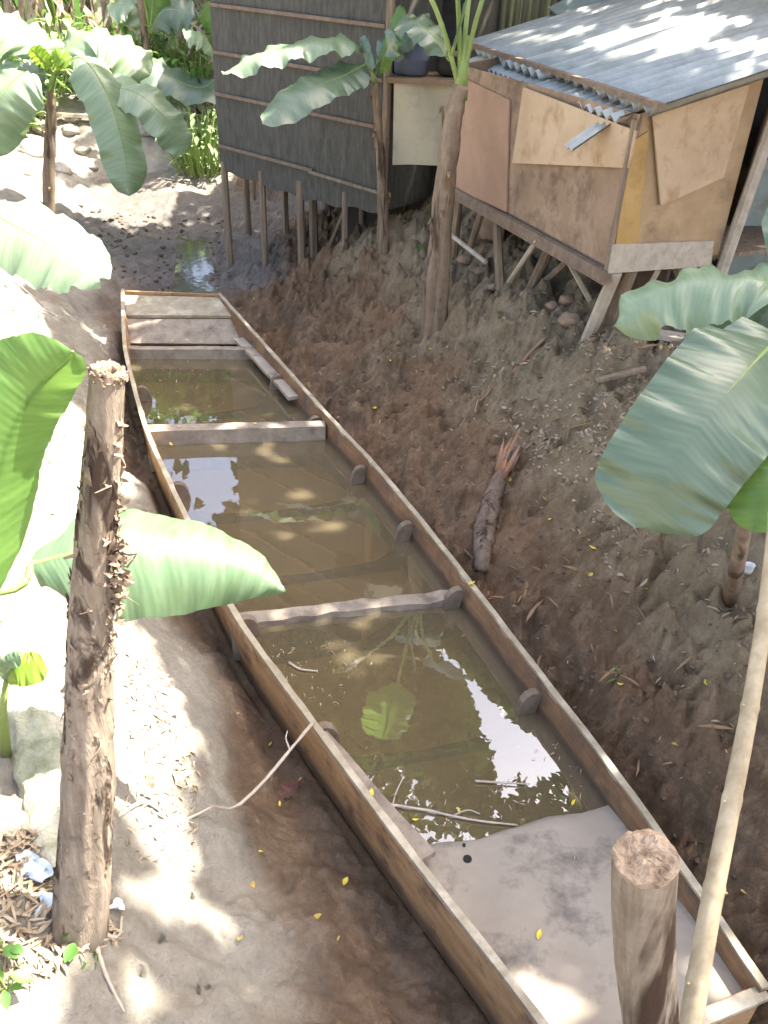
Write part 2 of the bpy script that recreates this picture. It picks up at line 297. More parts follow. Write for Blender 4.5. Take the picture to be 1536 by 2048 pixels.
def leafmat(name, c1, c2, trans, tcol, gloss=.35, sheen=.5):
    m, nt, b = newmat(name); tc = nt.nodes.new('ShaderNodeTexCoord')
    sx = nt.nodes.new('ShaderNodeSeparateXYZ'); nt.links.new(tc.outputs['UV'], sx.inputs[0])
    wv = nt.nodes.new('ShaderNodeTexWave'); wv.bands_direction = 'Y'; wv.inputs['Scale'].default_value = 15; wv.inputs['Distortion'].default_value = .6; wv.inputs['Detail'].default_value = 2
    wv.inputs['Detail Scale'].default_value = .4
    nt.links.new(tc.outputs['UV'], wv.inputs[0])
    mp = nt.nodes.new('ShaderNodeMapping'); mp.inputs['Scale'].default_value = (.8, 14, 1); nt.links.new(tc.outputs['UV'], mp.inputs[0])
    n = noise(nt, mp.outputs[0], 2.0, 5, .6); nb = noise(nt, coords(nt), 3, 4, .6)
    c = ramp(nt, n, [(.3, c1), (.7, c2)]); c = mixc(nt, ramp(nt, wv.outputs[1], [(.0, (.2, .2, .2)), (.6, (0, 0, 0))]), c, mixc(nt, .5, c, c1))
    # brownish flecks and pale patches that belong to the leaf
    c = mixc(nt, ramp(nt, nb, [(.62, (0, 0, 0)), (.75, (.5, .5, .5))]), c, mixc(nt, .5, c, (.22, .26, .10)))
    nt.links.new(c, b.inputs['Base Color']); b.inputs['Roughness'].default_value = gloss; b.inputs['Specular IOR Level'].default_value = sheen
    bn = bump(nt, b, wv.outputs[1], .2, .0018); bump(nt, b, nb, .3, .02, bn)
    tr = nt.nodes.new('ShaderNodeBsdfTranslucent'); tr.inputs[0].default_value = (*tcol, 1)
    nt.links.new(mixc(nt, .5, c, tcol), tr.inputs[0])
    ms = nt.nodes.new('ShaderNodeMixShader'); ms.inputs[0].default_value = trans
    nt.links.new(b.outputs[0], ms.inputs[1]); nt.links.new(tr.outputs[0], ms.inputs[2])
    nt.links.new(ms.outputs[0], nt.nodes['Material Output'].inputs[0]); return m
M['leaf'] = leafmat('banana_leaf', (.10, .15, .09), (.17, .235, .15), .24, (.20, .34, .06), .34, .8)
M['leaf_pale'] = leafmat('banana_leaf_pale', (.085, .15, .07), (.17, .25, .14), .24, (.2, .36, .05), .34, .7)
M['leaf_sheen'] = leafmat('banana_leaf_sunlit', (.18, .26, .14), (.30, .38, .24), .25, (.22, .42, .06), .34, .8)  # paler leaf copy, sun and sheen put into its colour
M['leaf_bright'] = leafmat('banana_leaf_bright', (.09, .19, .04), (.17, .30, .08), .45, (.30, .50, .08), .4, .5)
M['leaf_young'] = leafmat('banana_leaf_young', (.16, .28, .03), (.28, .42, .06), .5, (.42, .60, .05), .4, .5)
M['leaf_dry'] = leafmat('dry_leaf', (.20, .13, .07), (.42, .30, .18), .2, (.4, .25, .1), .8, .2)
M['midrib'] = wood('midrib', (.17, .24, .06), (.28, .36, .11), (1, 1, 1), 9, .45, .1, .001)
def foliage(name, c1, c2, tcol, tr=.35):
    m, nt, b = newmat(name); n = noise(nt, coords(nt), 3.5, 3, .7); c = ramp(nt, n, [(.35, c1), (.65, c2)])
    nt.links.new(c, b.inputs['Base Color']); b.inputs['Roughness'].default_value = .5
    t = nt.nodes.new('ShaderNodeBsdfTranslucent'); t.inputs[0].default_value = (*tcol, 1)
    ms = nt.nodes.new('ShaderNodeMixShader'); ms.inputs[0].default_value = tr
    nt.links.new(b.outputs[0], ms.inputs[1]); nt.links.new(t.outputs[0], ms.inputs[2]); nt.links.new(ms.outputs[0], nt.nodes['Material Output'].inputs[0]); return m
M['foliage'] = foliage('foliage', (.022, .042, .012), (.05, .08, .022), (.08, .13, .02), .2)
M['herb'] = foliage('herb', (.06, .15, .03), (.13, .26, .06), (.2, .4, .05))
M['shrub'] = foliage('shrub', (.16, .24, .08), (.34, .42, .2), (.3, .45, .1))
# water
def watermat(name, tint, murk, mf, ior, bs, sc):
    m = bpy.data.materials.new(name); m.use_nodes = True; nt = m.node_tree; nt.nodes.remove(nt.nodes['Principled BSDF'])
    out = nt.nodes['Material Output']; tr = nt.nodes.new('ShaderNodeBsdfTransparent'); tr.inputs[0].default_value = (*tint, 1)
    df = nt.nodes.new('ShaderNodeBsdfDiffuse'); df.inputs[0].default_value = (*murk, 1)
    gl = nt.nodes.new('ShaderNodeBsdfGlossy'); gl.inputs['Roughness'].default_value = .0; gl.inputs[0].default_value = (1, 1, 1, 1)
    bm = nt.nodes.new('ShaderNodeBump'); bm.inputs['Strength'].default_value = bs; bm.inputs['Distance'].default_value = .01
    nt.links.new(noise(nt, coords(nt), sc, 3, .5), bm.inputs['Height'])
    fr = nt.nodes.new('ShaderNodeFresnel'); fr.inputs[0].default_value = ior
    nt.links.new(bm.outputs[0], gl.inputs['Normal']); nt.links.new(bm.outputs[0], fr.inputs['Normal'])
    m1 = nt.nodes.new('ShaderNodeMixShader'); m1.inputs[0].default_value = mf; nt.links.new(tr.outputs[0], m1.inputs[1]); nt.links.new(df.outputs[0], m1.inputs[2])
    m2 = nt.nodes.new('ShaderNodeMixShader'); nt.links.new(fr.outputs[0], m2.inputs[0]); nt.links.new(m1.outputs[0], m2.inputs[1]); nt.links.new(gl.outputs[0], m2.inputs[2])
    nt.links.new(m2.outputs[0], out.inputs[0]); return m
M['water'] = watermat('bilge_water', (.72, .62, .42), (.21, .17, .10), .46, 2.5, .05, 5)
M['creek'] = watermat('creek_water', (.5, .45, .4), (.15, .13, .11), .5, 3.2, .16, 12)

# ------------------------------------------------------------------ mesh helpers
class MB:
    def __init__(s): s.v = []; s.f = []; s.uv = {}
    def add(s, V, Fc):
        o = len(s.v); s.v.extend([tuple(map(float, p)) for p in V]); s.f.extend([tuple(i+o for i in f) for f in Fc]); return s
    def box8(s, P): return s.add(P, [(0,3,2,1),(4,5,6,7),(0,1,5,4),(1,2,6,5),(2,3,7,6),(3,0,4,7)])
    def beam(s, a, b, w_, h, up=(0, 0, 1)):
        a = np.array(a, float); b = np.array(b, float); t = unit(b-a); sd = np.cross(t, up)
        if np.linalg.norm(sd) < 1e-3: sd = np.array([1., 0, 0])
        sd = unit(sd)*w_/2; u = unit(np.cross(sd, t))*h/2
        return s.box8([a-sd-u, a+sd-u, a+sd+u, a-sd+u, b-sd-u, b+sd-u, b+sd+u, b-sd+u])
    def panel(s, P, th):  # four corners, thickened away from the normal
        P = [np.array(p, float) for p in P]; n = unit(np.cross(P[1]-P[0], P[3]-P[0]))*th
        return s.box8([p-n for p in P]+P)
    def tube(s, pts, rad, n=8, rough=0., cap=True, seed=0):
        pts = [np.array(p, float) for p in pts]; k = len(pts)
        if not hasattr(rad, '__len__'): rad = [rad]*k
        rs = np.random.default_rng(seed); V = []; ref = np.array([.31, .83, .46])
        for i, p in enumerate(pts):
            t = unit(pts[min(i+1, k-1)]-pts[max(i-1, 0)]); a = unit(np.cross(t, ref)); b_ = np.cross(t, a)
            for j in range(n):
                an = 2*pi*j/n; r = rad[i]*(1+rough*rs.normal())
                V.append(p+(a*cos(an)+b_*sin(an))*r)
        Fc = [(i*n+j, i*n+(j+1) % n, (i+1)*n+(j+1) % n, (i+1)*n+j) for i in range(k-1) for j in range(n)]
        if cap: Fc += [tuple(range(n))[::-1], tuple((k-1)*n+j for j in range(n))]
        return s.add(V, Fc)
def link(o): scene.collection.objects.link(o); return o
def mesh_obj(name, V, Fc, mat, origin=(0, 0, 0), smooth=True, parent=None, uv=None):
    me = bpy.data.meshes.new(name); org = np.array(origin, float)
    V = (np.array(V, float)-org)
    me.from_pydata(V.tolist() if len(V) < 200000 else V, [], Fc); me.materials.append(mat)
    if smooth: me.polygons.foreach_set('use_smooth', [True]*len(me.polygons))
    if uv is not None:
        ul = me.uv_layers.new(name='UVMap'); li = np.empty(len(me.loops), int); me.loops.foreach_get('vertex_index', li)
        ul.data.foreach_set('uv', np.array(uv, float)[li].ravel())
    me.update(); o = bpy.data.objects.new(name, me); link(o)
    if parent is not None: o.parent = parent
    else: o.location = org
    return o
def thing(name, label, cat, loc, group=None):
    o = link(bpy.data.objects.new(name, None)); o.location = loc; o.empty_display_size = .1
    o['label'] = label; o['category'] = cat
    if group: o['group'] = group
    return o
def absloc(o):
    p = np.array(o.location); 
    while o.parent: o = o.parent; p = p+np.array(o.location)
    return p
def part(name, mb, mat, parent, smooth=False, uv=None):
    o = mesh_obj(name, mb.v, mb.f, M[mat] if isinstance(mat, str) else mat, absloc(parent), smooth, parent, uv); return o
def solo(name, label, cat, mb, mat, smooth=False, group=None, kind=None, uv=None):
    V = np.array(mb.v); org = np.array([V[:, 0].mean(), V[:, 1].mean(), V[:, 2].min()])
    o = mesh_obj(name, V, mb.f, M[mat] if isinstance(mat, str) else mat, org, smooth, None, uv)
    if kind: o['kind'] = kind
    if label: o['label'] = label; o['category'] = cat
    if group: o['group'] = group
    return o
def bez(P, n):  # smooth curve through points (catmull-rom)
    P = [np.array(p, float) for p in P]; P = [2*P[0]-P[1]]+P+[2*P[-1]-P[-2]]; out = []; k = len(P)-3
    for q in np.linspace(0, k-1e-6, n):
        i = int(q); t = q-i; a, b_, c, d = P[i:i+4]
        out.append(.5*((2*b_)+(-a+c)*t+(2*a-5*b_+4*c-d)*t*t+(-a+3*b_-3*c+d)*t**3))
    return out

# ------------------------------------------------------------------ ground
def axis(lo, hi, a, b, fine, growth):
    xs = list(np.arange(a, b, fine)); st = fine; x = xs[-1]
    while x < hi: st = min(st*growth, 8); x += st; xs.append(x)
    st = fine; x = a; pre = []
    while x > lo: st = min(st*growth, 8); x -= st; pre.append(x)
    return np.array(pre[::-1]+xs)
gx = axis(-150, 150, -2.6, 3.1, .0145, 1.035); gy = axis(-20, 250, .9, 7.2, .0145, 1.010)
GX, GY = np.meshgrid(gx, gy); GZ = height(GX, GY)
nv = GX.size; ny, nx = GX.shape
me = bpy.data.meshes.new('ground'); me.vertices.add(nv)
me.vertices.foreach_set('co', np.stack([GX, GY, GZ], -1).ravel().astype(np.float32))
ii = (np.arange(ny-1)[:, None]*nx+np.arange(nx-1)[None]).ravel(); q = np.stack([ii, ii+1, ii+nx+1, ii+nx], 1).astype(np.int32)
nf = len(q); me.loops.add(nf*4); me.polygons.add(nf); me.loops.foreach_set('vertex_index', q.ravel()); me.polygons.foreach_set('loop_start', np.arange(0, nf*4, 4, dtype=np.int32)); me.polygons.foreach_set('loop_total', np.full(nf, 4, np.int32))
me.update(calc_edges=True); me.polygons.foreach_set('use_smooth', np.ones(nf, bool))
side = inpoly(GX, GY, [(-60, -20)]+[(3.2, -1), (1.2, 1.3)]+[tuple(p[:2]) for p in LG[::-1][3:]]+[(-2.6, 10), (-3.3, 12.4), (-2.7, 14), (-1.8, 60), (-60, 60)])
n = fbm(GX, GY, 1.1, 3); HB = hbase(GX, GY)
sandm = side*sst(-.33, -.12, HB+.10*n)
claym = (1-side)*sst(.06, .58, HB+.28*n)
siltm = sst(9.0, 9.8, GY)*(1-sst(-.28, -.12, HB+.05*n))*(GY < 16)
siltm = np.maximum(siltm, side*(1-sst(-.36, -.22, HB))*sst(8, 9, GY))
wet = np.clip(.95-sst(-.30, .35, HB+.12*n), 0, 1)*.8+.1
wet = np.where(side & (HB > -.2), .12+.25*sst(2.6, 1.6, GY), wet)
ca = me.color_attributes.new('earthmask', 'FLOAT_COLOR', 'POINT'); ca.data.foreach_set('color', np.stack([sandm, claym, np.maximum(siltm*.9, side*(1-sandm)*.22), wet], -1).ravel().astype(np.float32))
me.materials.append(M['earth']); g = link(bpy.data.objects.new('ground', me)); g['kind'] = 'structure'
# creek puddles beyond the boat
cz = -.352
P = [Pz(x, y, cz) for x, y in [(355,470),(405,462),(425,500),(430,560),(460,600),(440,650),(330,650),(335,600),(350,540)]]
w_ = solo('creek_water', None, None, MB().add(P, [tuple(range(len(P)))[::-1]]), 'creek', kind='structure')
w_.location.z += 0

# ------------------------------------------------------------------ the boat
Z_W = -.17; Z_B = -.40
boat = thing('wooden_boat', 'long narrow flat-bottomed plank boat half full of muddy water lying in the creek bed', 'boat', tuple((RG[30]+LG[30])/2*np.array([1, 1, 0])+np.array([0, 0, -.5])))
def inward(G, O, i):
    t = unit((G[min(i+1, NB-1)]-G[max(i-1, 0)])*[1, 1, 0]); n_ = np.array([-t[1], t[0], 0]); 
    return n_ if n_@(O[i]-G[i]) > 0 else -n_
def hull_side(G, O):
    mb = MB(); th = .028; V = []
    for i in range(NB):
        n_ = inward(G, O, i); g_ = G[i]; bz = max(Z_B-.05, g_[2]-.50)
        lo = g_+n_*.05; lo = np.array([lo[0], lo[1], bz]); mid = g_+n_*.02; mid[2] = (g_[2]+bz)/2
        V += [lo, mid, g_, g_+n_*th, mid+n_*th, lo+n_*th]
    Fc = []
    for i in range(NB-1):
        for j in range(5): a = i*6+j; Fc.append((a, a+1, a+7, a+6))
    Fc += [tuple(range(6)), tuple((NB-1)*6+j for j in range(6))[::-1]]
    return mb.add(V, Fc)
def cap_strip(G, O, up=.012, out=.006, wd=.032):
    V = []
    for i in range(NB):
        n_ = inward(G, O, i); a = G[i]-n_*out; z = np.array([0, 0, up]); b_ = G[i]+n_*(wd-out); zz = np.array([0, 0, -.012])
        jit = np.array([0, 0, .002*sin(i*1.7)]); b_ = b_+n_*.005*sin(i*2.3)*sin(i*.7)
        V += [a+zz, a+z+jit, b_+z+jit, b_+zz]
    Fc = [(i*4+j, i*4+(j+1) % 4, i*4+4+(j+1) % 4, i*4+4+j) for i in range(NB-1) for j in range(4)]+[(0, 1, 2, 3), tuple((NB-1)*4+j for j in (3, 2, 1, 0))]
    return MB().add(V, Fc)
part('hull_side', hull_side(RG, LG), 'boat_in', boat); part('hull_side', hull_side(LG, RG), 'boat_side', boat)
part('gunwale', cap_strip(RG, LG), 'gunwale', boat); part('gunwale', cap_strip(LG, RG), 'gunwale', boat)
V = []; 
for i in range(NB):
    a = LG[i]+inward(LG, RG, i)*.06; b_ = RG[i]+inward(RG, LG, i)*.06
    for k in range(7):
        p = a+(b_-a)*k/6; V.append((p[0], p[1], Z_B+.004*sin(i*.9+k)))
part('bottom', MB().add(V, [(i*7+k, i*7+k+1, i*7+k+8, i*7+k+7) for i in range(NB-1) for k in range(6)]), 'boat_floor', boat)
def hit2(a, d, P):  # line a+s*d against a plan polyline
    best = None
    for i in range(len(P)-1):
        p = P[i][:2]; e = P[i+1][:2]-p; D = d[0]*e[1]-d[1]*e[0]
        if abs(D) < 1e-9: continue
        s = ((p[0]-a[0])*e[1]-(p[1]-a[1])*e[0])/D; u = ((p[0]-a[0])*d[1]-(p[1]-a[1])*d[0])/D
        if -.01 <= u <= 1.01 and (best is None or abs(s) < abs(best)): best = s
    return best if best is not None else 0
def across(q1, q2, z, inset=.03):
    a = Pz(*q1, z); b_ = Pz(*q2, z); d = unit(b_-a)[:2]
    s1 = hit2(a[:2], d, LG); s2 = hit2(b_[:2], d, RG)
    A = np.array([*(a[:2]+d*(s1+inset)), z]); B = np.array([*(b_[:2]+d*(s2-inset)), z]); return A, B
def cross_board(q1, q2, z, width, zb, inset=.03, n=14, wob=.006, seed=0):
    A, B = across(q1, q2, z, inset); d = unit(B-A); nrm = np.array([d[1], -d[0], 0])
    if nrm[1] > 0: nrm = -nrm
    rs = np.random.default_rng(seed); V = []
    for i in range(n+1):
        p = A+(B-A)*i/n; j1, j2, jz = rs.normal(0, wob, 3)
        V += [p+[0, 0, zb-z], p+[0, 0, jz*.6], p+nrm*(width+j2)+[0, 0, jz*.6-.004], p+nrm*(width+j2*.4)+[0, 0, zb-z]]
    return MB().add(V, [(i*4+j, i*4+(j+1) % 4, i*4+4+(j+1) % 4, i*4+4+j) for i in range(n) for j in range(4)]+[(0, 1, 2, 3), tuple(n*4+j for j in (3, 2, 1, 0))])
part('thwart', cross_board((325,849), (640,841), -.045, .10, Z_B, seed=1), 'thwart', boat)
part('thwart', cross_board((500,1224), (900,1180), -.125, .085, Z_B, seed=2, wob=.009), 'thwart', boat)
part('thwart', cross_board((262,692), (520,693), -.07, .07, Z_B, seed=3, wob=.003), 'thwart', boat)
# bow boards
A, B = across((250,590), (440,595), .08, .02); C_, D_ = across((258,630), (455,631), .02, .02)
part('transom_plank', MB().panel([C_, D_, B, A], .03), 'gunwale', boat)
A2, B2 = across((258,634), (455,635), -.12, .02); C2, D2 = across((262,686), (520,688), -.15, .02)
A2 = C_+[0, 0, -.035]; B2 = D_+[0, 0, -.035]
part('bow_plank', MB().panel([C2, D2, B2, A2], .02), 'thwart', boat)
a = RG[0]; b_ = LG[0]
part('transom', MB().panel([LG[0]+[0,0,-.55], RG[0]+[0,0,-.55], RG[0]+[0,0,.0], LG[0]+[0,0,.0]], -.03), 'boat_side', boat)
part('transom', MB().panel([LG[-1]+[0,0,-.35], RG[-1]+[0,0,-.35], RG[-1]+[0,0,-.042], LG[-1]+[0,0,-.042]], .035), 'boat_side', boat)
part('gunwale', MB().beam(LG[-1]+[0,0,-.03], RG[-1]+[0,0,-.03], .05, .02), 'gunwale', boat)
def ledge(G, O, i0, i1, w0, w1, z, th=.03):
    V = []; r = list(range(i0, i1+1))
    for k, i in enumerate(r):
        n_ = inward(G, O, i); wd = w0+(w1-w0)*k/(len(r)-1)+.004*sin(k*1.3); p = G[i]+n_*.03; p = np.array([p[0], p[1], z]); e = p+n_*wd
        V += [p, e, e-[0, 0, th], p-[0, 0, th]]
    nn = len(r)
    return MB().add(V, [(i*4+j, i*4+(j+1) % 4, i*4+4+(j+1) % 4, i*4+4+j) for i in range(nn-1) for j in range(4)]+[(0, 1, 2, 3), tuple((nn-1)*4+j for j in (3, 2, 1, 0))])
def near_i(G, q, z=0): p = Pz(*q, z); return int(np.argmin(np.hypot(G[:, 0]-p[0], G[:, 1]-p[1])))
part('side_ledge', ledge(LG, RG, near_i(LG, (625,1450)), near_i(LG, (815,1705)), .04, .10, -.06), 'thwart', boat)
part('side_ledge', ledge(RG, LG, near_i(RG, (500,655)), near_i(RG, (600,775)), .10, .09, -.075), 'boat_mud', boat)
# ribs: rounded knees against both sides joined by a floor timber
def rib(qL, qR, seed=0, knee=(1, 1)):
    A, B = across(qL, qR, -.035, .055); d = unit(B-A); nrm = np.array([d[1], -d[0], 0])*.022; mb = MB()
    L = np.linalg.norm(B-A); prof = []
    def kneeprof(o, s):
        pr = [(-.03, -.012), (.0, .004), (.03, .004), (.058, -.012), (.078, -.045), (.09, -.10), (.105, -.18), (.14, -.25), (.22, -.29)]
        return [(x, z-.01) for x, z in pr]
    top = [A+d*x+[0, 0, z] for x, z in kneeprof(0, 1)] if knee[0] else [A+[0, 0, -.29]]
    t2 = [B-d*x+[0, 0, z] for x, z in kneeprof(0, 1)] if knee[1] else [B+[0, 0, -.29]]
    top = top+[(A+B)/2+[0, 0, -.325]]+t2[::-1]; V = []
    for p in top:
        da = (p-A)@d; db = (B-p)@d; b0 = np.array([p[0], p[1], Z_B-.01])
        if da < .06: b0[:2] += (d*(.06-da))[:2]
        if db < .06: b0[:2] -= (d*(.06-db))[:2]
        V += [p-nrm, p+nrm, b0+nrm, b0-nrm]
    n_ = len(top)
    return mb.add(V, [(i*4+j, i*4+(j+1) % 4, i*4+4+(j+1) % 4, i*4+4+j) for i in range(n_-1) for j in range(4)]+[(0, 1, 2, 3), tuple((n_-1)*4+j for j in (3, 2, 1, 0))])
for qL, qR, kn in [((300,770),(590,745),(1,1)),((300,852),(655,830),(1,1)),((345,965),(735,930),(1,1)),((405,1095),(822,1042),(1,1)),((490,1232),(935,1172),(1,1)),((635,1450),(1085,1378),(1,1))]:
    part('rib', rib(qL, qR, 0, kn), 'rib', boat)
# near deck, sloping down into the water
A, B = across((850,1692), (1240,1600), -.155, .03); iL = near_i(LG, (835,1735)); NL = 26
V = []; nd = 22
sA = int(np.argmin(np.hypot(LG[:, 0]-A[0], LG[:, 1]-A[1]))); sB = int(np.argmin(np.hypot(RG[:, 0]-B[0], RG[:, 1]-B[1])))
for k in range(nd+1):
    t = k/nd; iL = sA+(NB-1-sA)*t; iR = sB+(NB-1-sB)*t
    def gi(G, O, x): i = int(min(x, NB-2)); f_ = x-i; return G[i]*(1-f_)+G[i+1]*f_+inward(G, O, i)*.035
    a = gi(LG, RG, iL); b_ = gi(RG, LG, iR)
    if k == 0: a = A; b_ = B
    z = -.158+.115*t
    for j in range(15):
        s = j/14; p = a+(b_-a)*s
        zz = z + .006*math.sin(j*.9+k*.5) - (.012*math.exp(-((s-.5)/.2)**2)*(1 if k > 3 else 0)) + (-.012 if k == 0 else 0)
        V.append((p[0]+(.012*math.sin(j*1.7) if k == 0 else 0), p[1]+(.008*math.sin(j*.8) if k == 0 else 0), zz))
nn = len(V); W_ = 15
Fc = [(i*W_+k, i*W_+k+1, i*W_+k+W_+1, i*W_+k+W_) for i in range(nd) for k in range(W_-1)]
V2 = V+[(x, y, z-.03) for x, y, z in V]; Fc2 = Fc+[tuple(i+nn for i in f[::-1]) for f in Fc]+[(k, k+nn, k+1+nn, k+1) for k in range(W_-1)]
part('deck', MB().add(V2, Fc2), 'boat_mud', boat, True)
mb = MB()
for (hx, hy, r) in [(935, 1718, .018), (928, 1690, .007), (790, 1658, .0)]:
    if r: c_ = Pz(hx, hy, -.146 if hy > 1700 else -.150); part('drain_hole', MB().tube([c_+[0, 0, -.010], c_+[0, 0, .004]], [r, r], 14), 'hole', boat)
# water standing in the boat
P = [LG[i]+inward(LG, RG, i)*.035 for i in range(6, NB)]+[RG[i]+inward(RG, LG, i)*.035 for i in range(NB-1, 6, -1)]
P = [np.array([p[0], p[1], Z_W]) for p in P]
wo = solo('water', None, None, MB().add(P, [tuple(range(len(P)))]), 'water', kind='structure')

# ------------------------------------------------------------------ tall reed-walled stilt house
A = Pz(455, 525, -.35); zb = Py(447, 340, A[1])[2]; Bq = Pz(762, 432, zb-.05)
dw = unit((Bq-A)*[1, 1, 0]); nw = np.array([-dw[1], dw[0], 0]); nw = nw if nw[1] > 0 else -nw   # nw points to the back
LW = np.linalg.norm((Bq-A)[:2]); TOP = 4.9; DEP = 2.2
house = thing('stilt_house', 'tall dark reed-walled house on thin stilts at the end of the creek', 'house', tuple(A+dw*LW/2))
def wp(s, b, z): p = A+dw*s+nw*b; return np.array([p[0], p[1], z])
mb = MB(); n = 24; V = []   # front wall with a sagging lower edge
for i in range(n+1):
    s = LW*i/n-.03; zl = zb-.02-.10*sin(pi*min(1, max(0, (i/n-.15)*1.2)))*.6+.02*sin(i*1.3)
    V += [wp(s, 0, zl), wp(s, -.02-.015*sin(i*.9), (zl+2)/2+.3), wp(s, -.01, 3.2), wp(s, 0, TOP), wp(s, .05, TOP), wp(s, .05, zl)]
part('wall', mb.add(V, [(i*6+j, i*6+6+j, i*6+6+(j+1) % 6, i*6+(j+1) % 6) for i in range(n) for j in range(6)]), 'reed', house)
part('wall', MB().panel([wp(LW, .03, zb), wp(LW, DEP, zb), wp(LW, DEP, TOP), wp(LW, .03, TOP)], .04), 'reed', house)
part('wall', MB().panel([wp(0, DEP, zb), wp(0, .05, zb), wp(0, .05, TOP), wp(0, DEP, TOP)], .04), 'reed', house)
part('wall', MB().panel([wp(LW-.05, DEP, zb), wp(0.05, DEP, zb), wp(.05, DEP, TOP), wp(LW-.05, DEP, TOP)], .04), 'reed', house)
part('floor', MB().panel([wp(.05, .1, zb+.12), wp(LW-.05, .1, zb+.12), wp(LW-.05, DEP-.05, zb+.12), wp(.05, DEP-.05, zb+.12)], .08), 'stilt', house)
for py in (290, 187, 104, 10, -85):
    z = Py(450, py, A[1])[2]; z2 = z-.03
    part('batten', MB().beam(wp(.0, -.045, z), wp(LW*(.62 if py == 290 else 1.0), -.05, z2), .022, .034), 'batten', house)
z = Py(450, 290, A[1])[2]; part('batten', MB().beam(wp(LW*.6, -.05, z-.05), wp(LW, -.05, z-.09), .03, .03), 'stilt', house)
for z in (3.6, 4.1, 4.6): part('batten', MB().beam(wp(0, -.045, z), wp(LW, -.05, z-.02), .03, .045), 'batten', house)
part('corner_post', MB().tube([wp(LW+.03, -.03, zb-.2), wp(LW+.02, -.02, TOP)], [.04, .035], 8, .1), 'stilt', house)
rf = MB(); e = .35
rid = [wp(-e, DEP/2, TOP+.9), wp(LW+e, DEP/2, TOP+.9)]
rf.panel([wp(-e, -e, TOP-.15), wp(LW+e, -e, TOP-.15), rid[1], rid[0]], .06); rf.panel([rid[0]+[0, 0, .003], rid[1]+[0, 0, .003], wp(LW+e, DEP+e, TOP-.15), wp(-e, DEP+e, TOP-.15)], .06)
part('roof', rf, 'reed', house)
def stilt(px, py, back, w_=.05, seed=0, top=None, mat='stilt'):
    q = Pz(px, py, -.36); 
    if back == 0:
        # point on the wall line seen in this column
        d = ray(px, py); M2 = np.array([[d[0], -dw[0]], [d[1], -dw[1]]]); t, s = np.linalg.solve(M2, A[:2]-nw[:2]*-.02); b_ = .02
    else:
        d = ray(px, py); O = (A+nw*back)[:2]; M2 = np.array([[d[0], -dw[0]], [d[1], -dw[1]]]); t, s = np.linalg.solve(M2, O); b_ = back
    p = wp(s, b_, 0); gz = float(height(np.array([p[0]]), np.array([p[1]]), False)[0])
    part('stilt', MB().tube([[p[0]+.01, p[1], gz-.25], [p[0], p[1], (gz+zb)/2], [p[0]-.005, p[1], zb+.1]], [w_/2*1.3, w_/2*1.2, w_/2*1.15], 7, .1, seed=seed), mat, house)
for k, (px, py, bk, wd) in enumerate([(459,525,0,.075),(498,512,.9,.07),(530,530,0,.07),(572,505,.9,.07),(602,520,0,.075),(627,505,.35,.09),(690,470,0,.06),(722,460,.5,.05),(512,500,2.2,.06),(650,480,2.2,.06)]): stilt(px, py, bk, wd, k)
pb = wp(LW*.63, .2, zb-.62); part('brace', MB().tube([pb, wp(LW*.76, .2, zb+.05)], [.02, .02], 6), 'stilt', house)

# ------------------------------------------------------------------ lean-to between the houses
q0 = Py(785, 330, 9.0); q1 = Py(905, 330, 9.0); q2 = Py(905, 165, 9.0); q3 = Py(788, 165, 9.0)
lean = thing('lean_to', 'low lean-to with a cream board front wedged between the reed house and the plywood hut', 'shed', ((q0[0]+q1[0])/2, 9.3, .7))
V = []; n = 10
for i in range(n+1):
    for j in range(n+1):
        p = (q0*(1-i/n)+q1*i/n)*(1-j/n)+(q3*(1-i/n)+q2*i/n)*j/n; V.append(p+np.array([0, .025*sin(i*.6+j*.35), 0]))
Fc = [(i*(n+1)+j, (i+1)*(n+1)+j, (i+1)*(n+1)+j+1, i*(n+1)+j+1) for i in range(n) for j in range(n)]
nn = len(V); V2 = V+[tuple(np.array(p)+[0, .015, 0]) for p in V]
part('front_board', MB().add(V2, Fc+[tuple(i+nn for i in f[::-1]) for f in Fc]), 'cream', lean, True)
zs = q3[2]
part('shelf', MB().box8([[q3[0]-.08, 8.93, zs+.0], [q2[0]+.3, 8.93, zs], [q2[0]+.3, 9.6, zs], [q3[0]-.08, 9.6, zs], [q3[0]-.08, 8.93, zs+.05], [q2[0]+.3, 8.93, zs+.05], [q2[0]+.3, 9.6, zs+.05], [q3[0]-.08, 9.6, zs+.05]]), 'ply_dark', lean)
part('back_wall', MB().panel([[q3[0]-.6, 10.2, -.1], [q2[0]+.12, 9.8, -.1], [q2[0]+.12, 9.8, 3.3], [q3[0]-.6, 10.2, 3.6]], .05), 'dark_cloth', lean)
part('post', MB().tube([[q0[0]-.08, 9.05, .3], [q0[0]-.07, 9.03, 3.4]], [.035, .03], 7, .1), 'stilt', lean)
part('roof', MB().panel([[q3[0]-.5, 8.7, 3.35], [q2[0]+.1, 8.5, 3.35], [q2[0]+.1, 10.4, 3.8], [q3[0]-.5, 10.4, 3.8]], .04), 'reed', lean)
def lathe(prof, c, n=20, ax=(1, 1)):
    V = []; k = len(prof)
    for r, z in prof:
        for j in range(n): a = 2*pi*j/n; V.append((c[0]+r*cos(a)*ax[0], c[1]+r*sin(a)*ax[1], c[2]+z))
    return MB().add(V, [(i*n+j, i*n+(j+1) % n, (i+1)*n+(j+1) % n, (i+1)*n+j) for i in range(k-1) for j in range(n)]+[tuple(range(n))[::-1], tuple((k-1)*n+j for j in range(n))])
c_ = Py(822, 150, 9.2); c_ = np.array([c_[0], 9.2, zs+.052])
t = thing('water_drum', 'faded blue grey plastic drum on the shelf above the cream board', 'drum', tuple(c_))
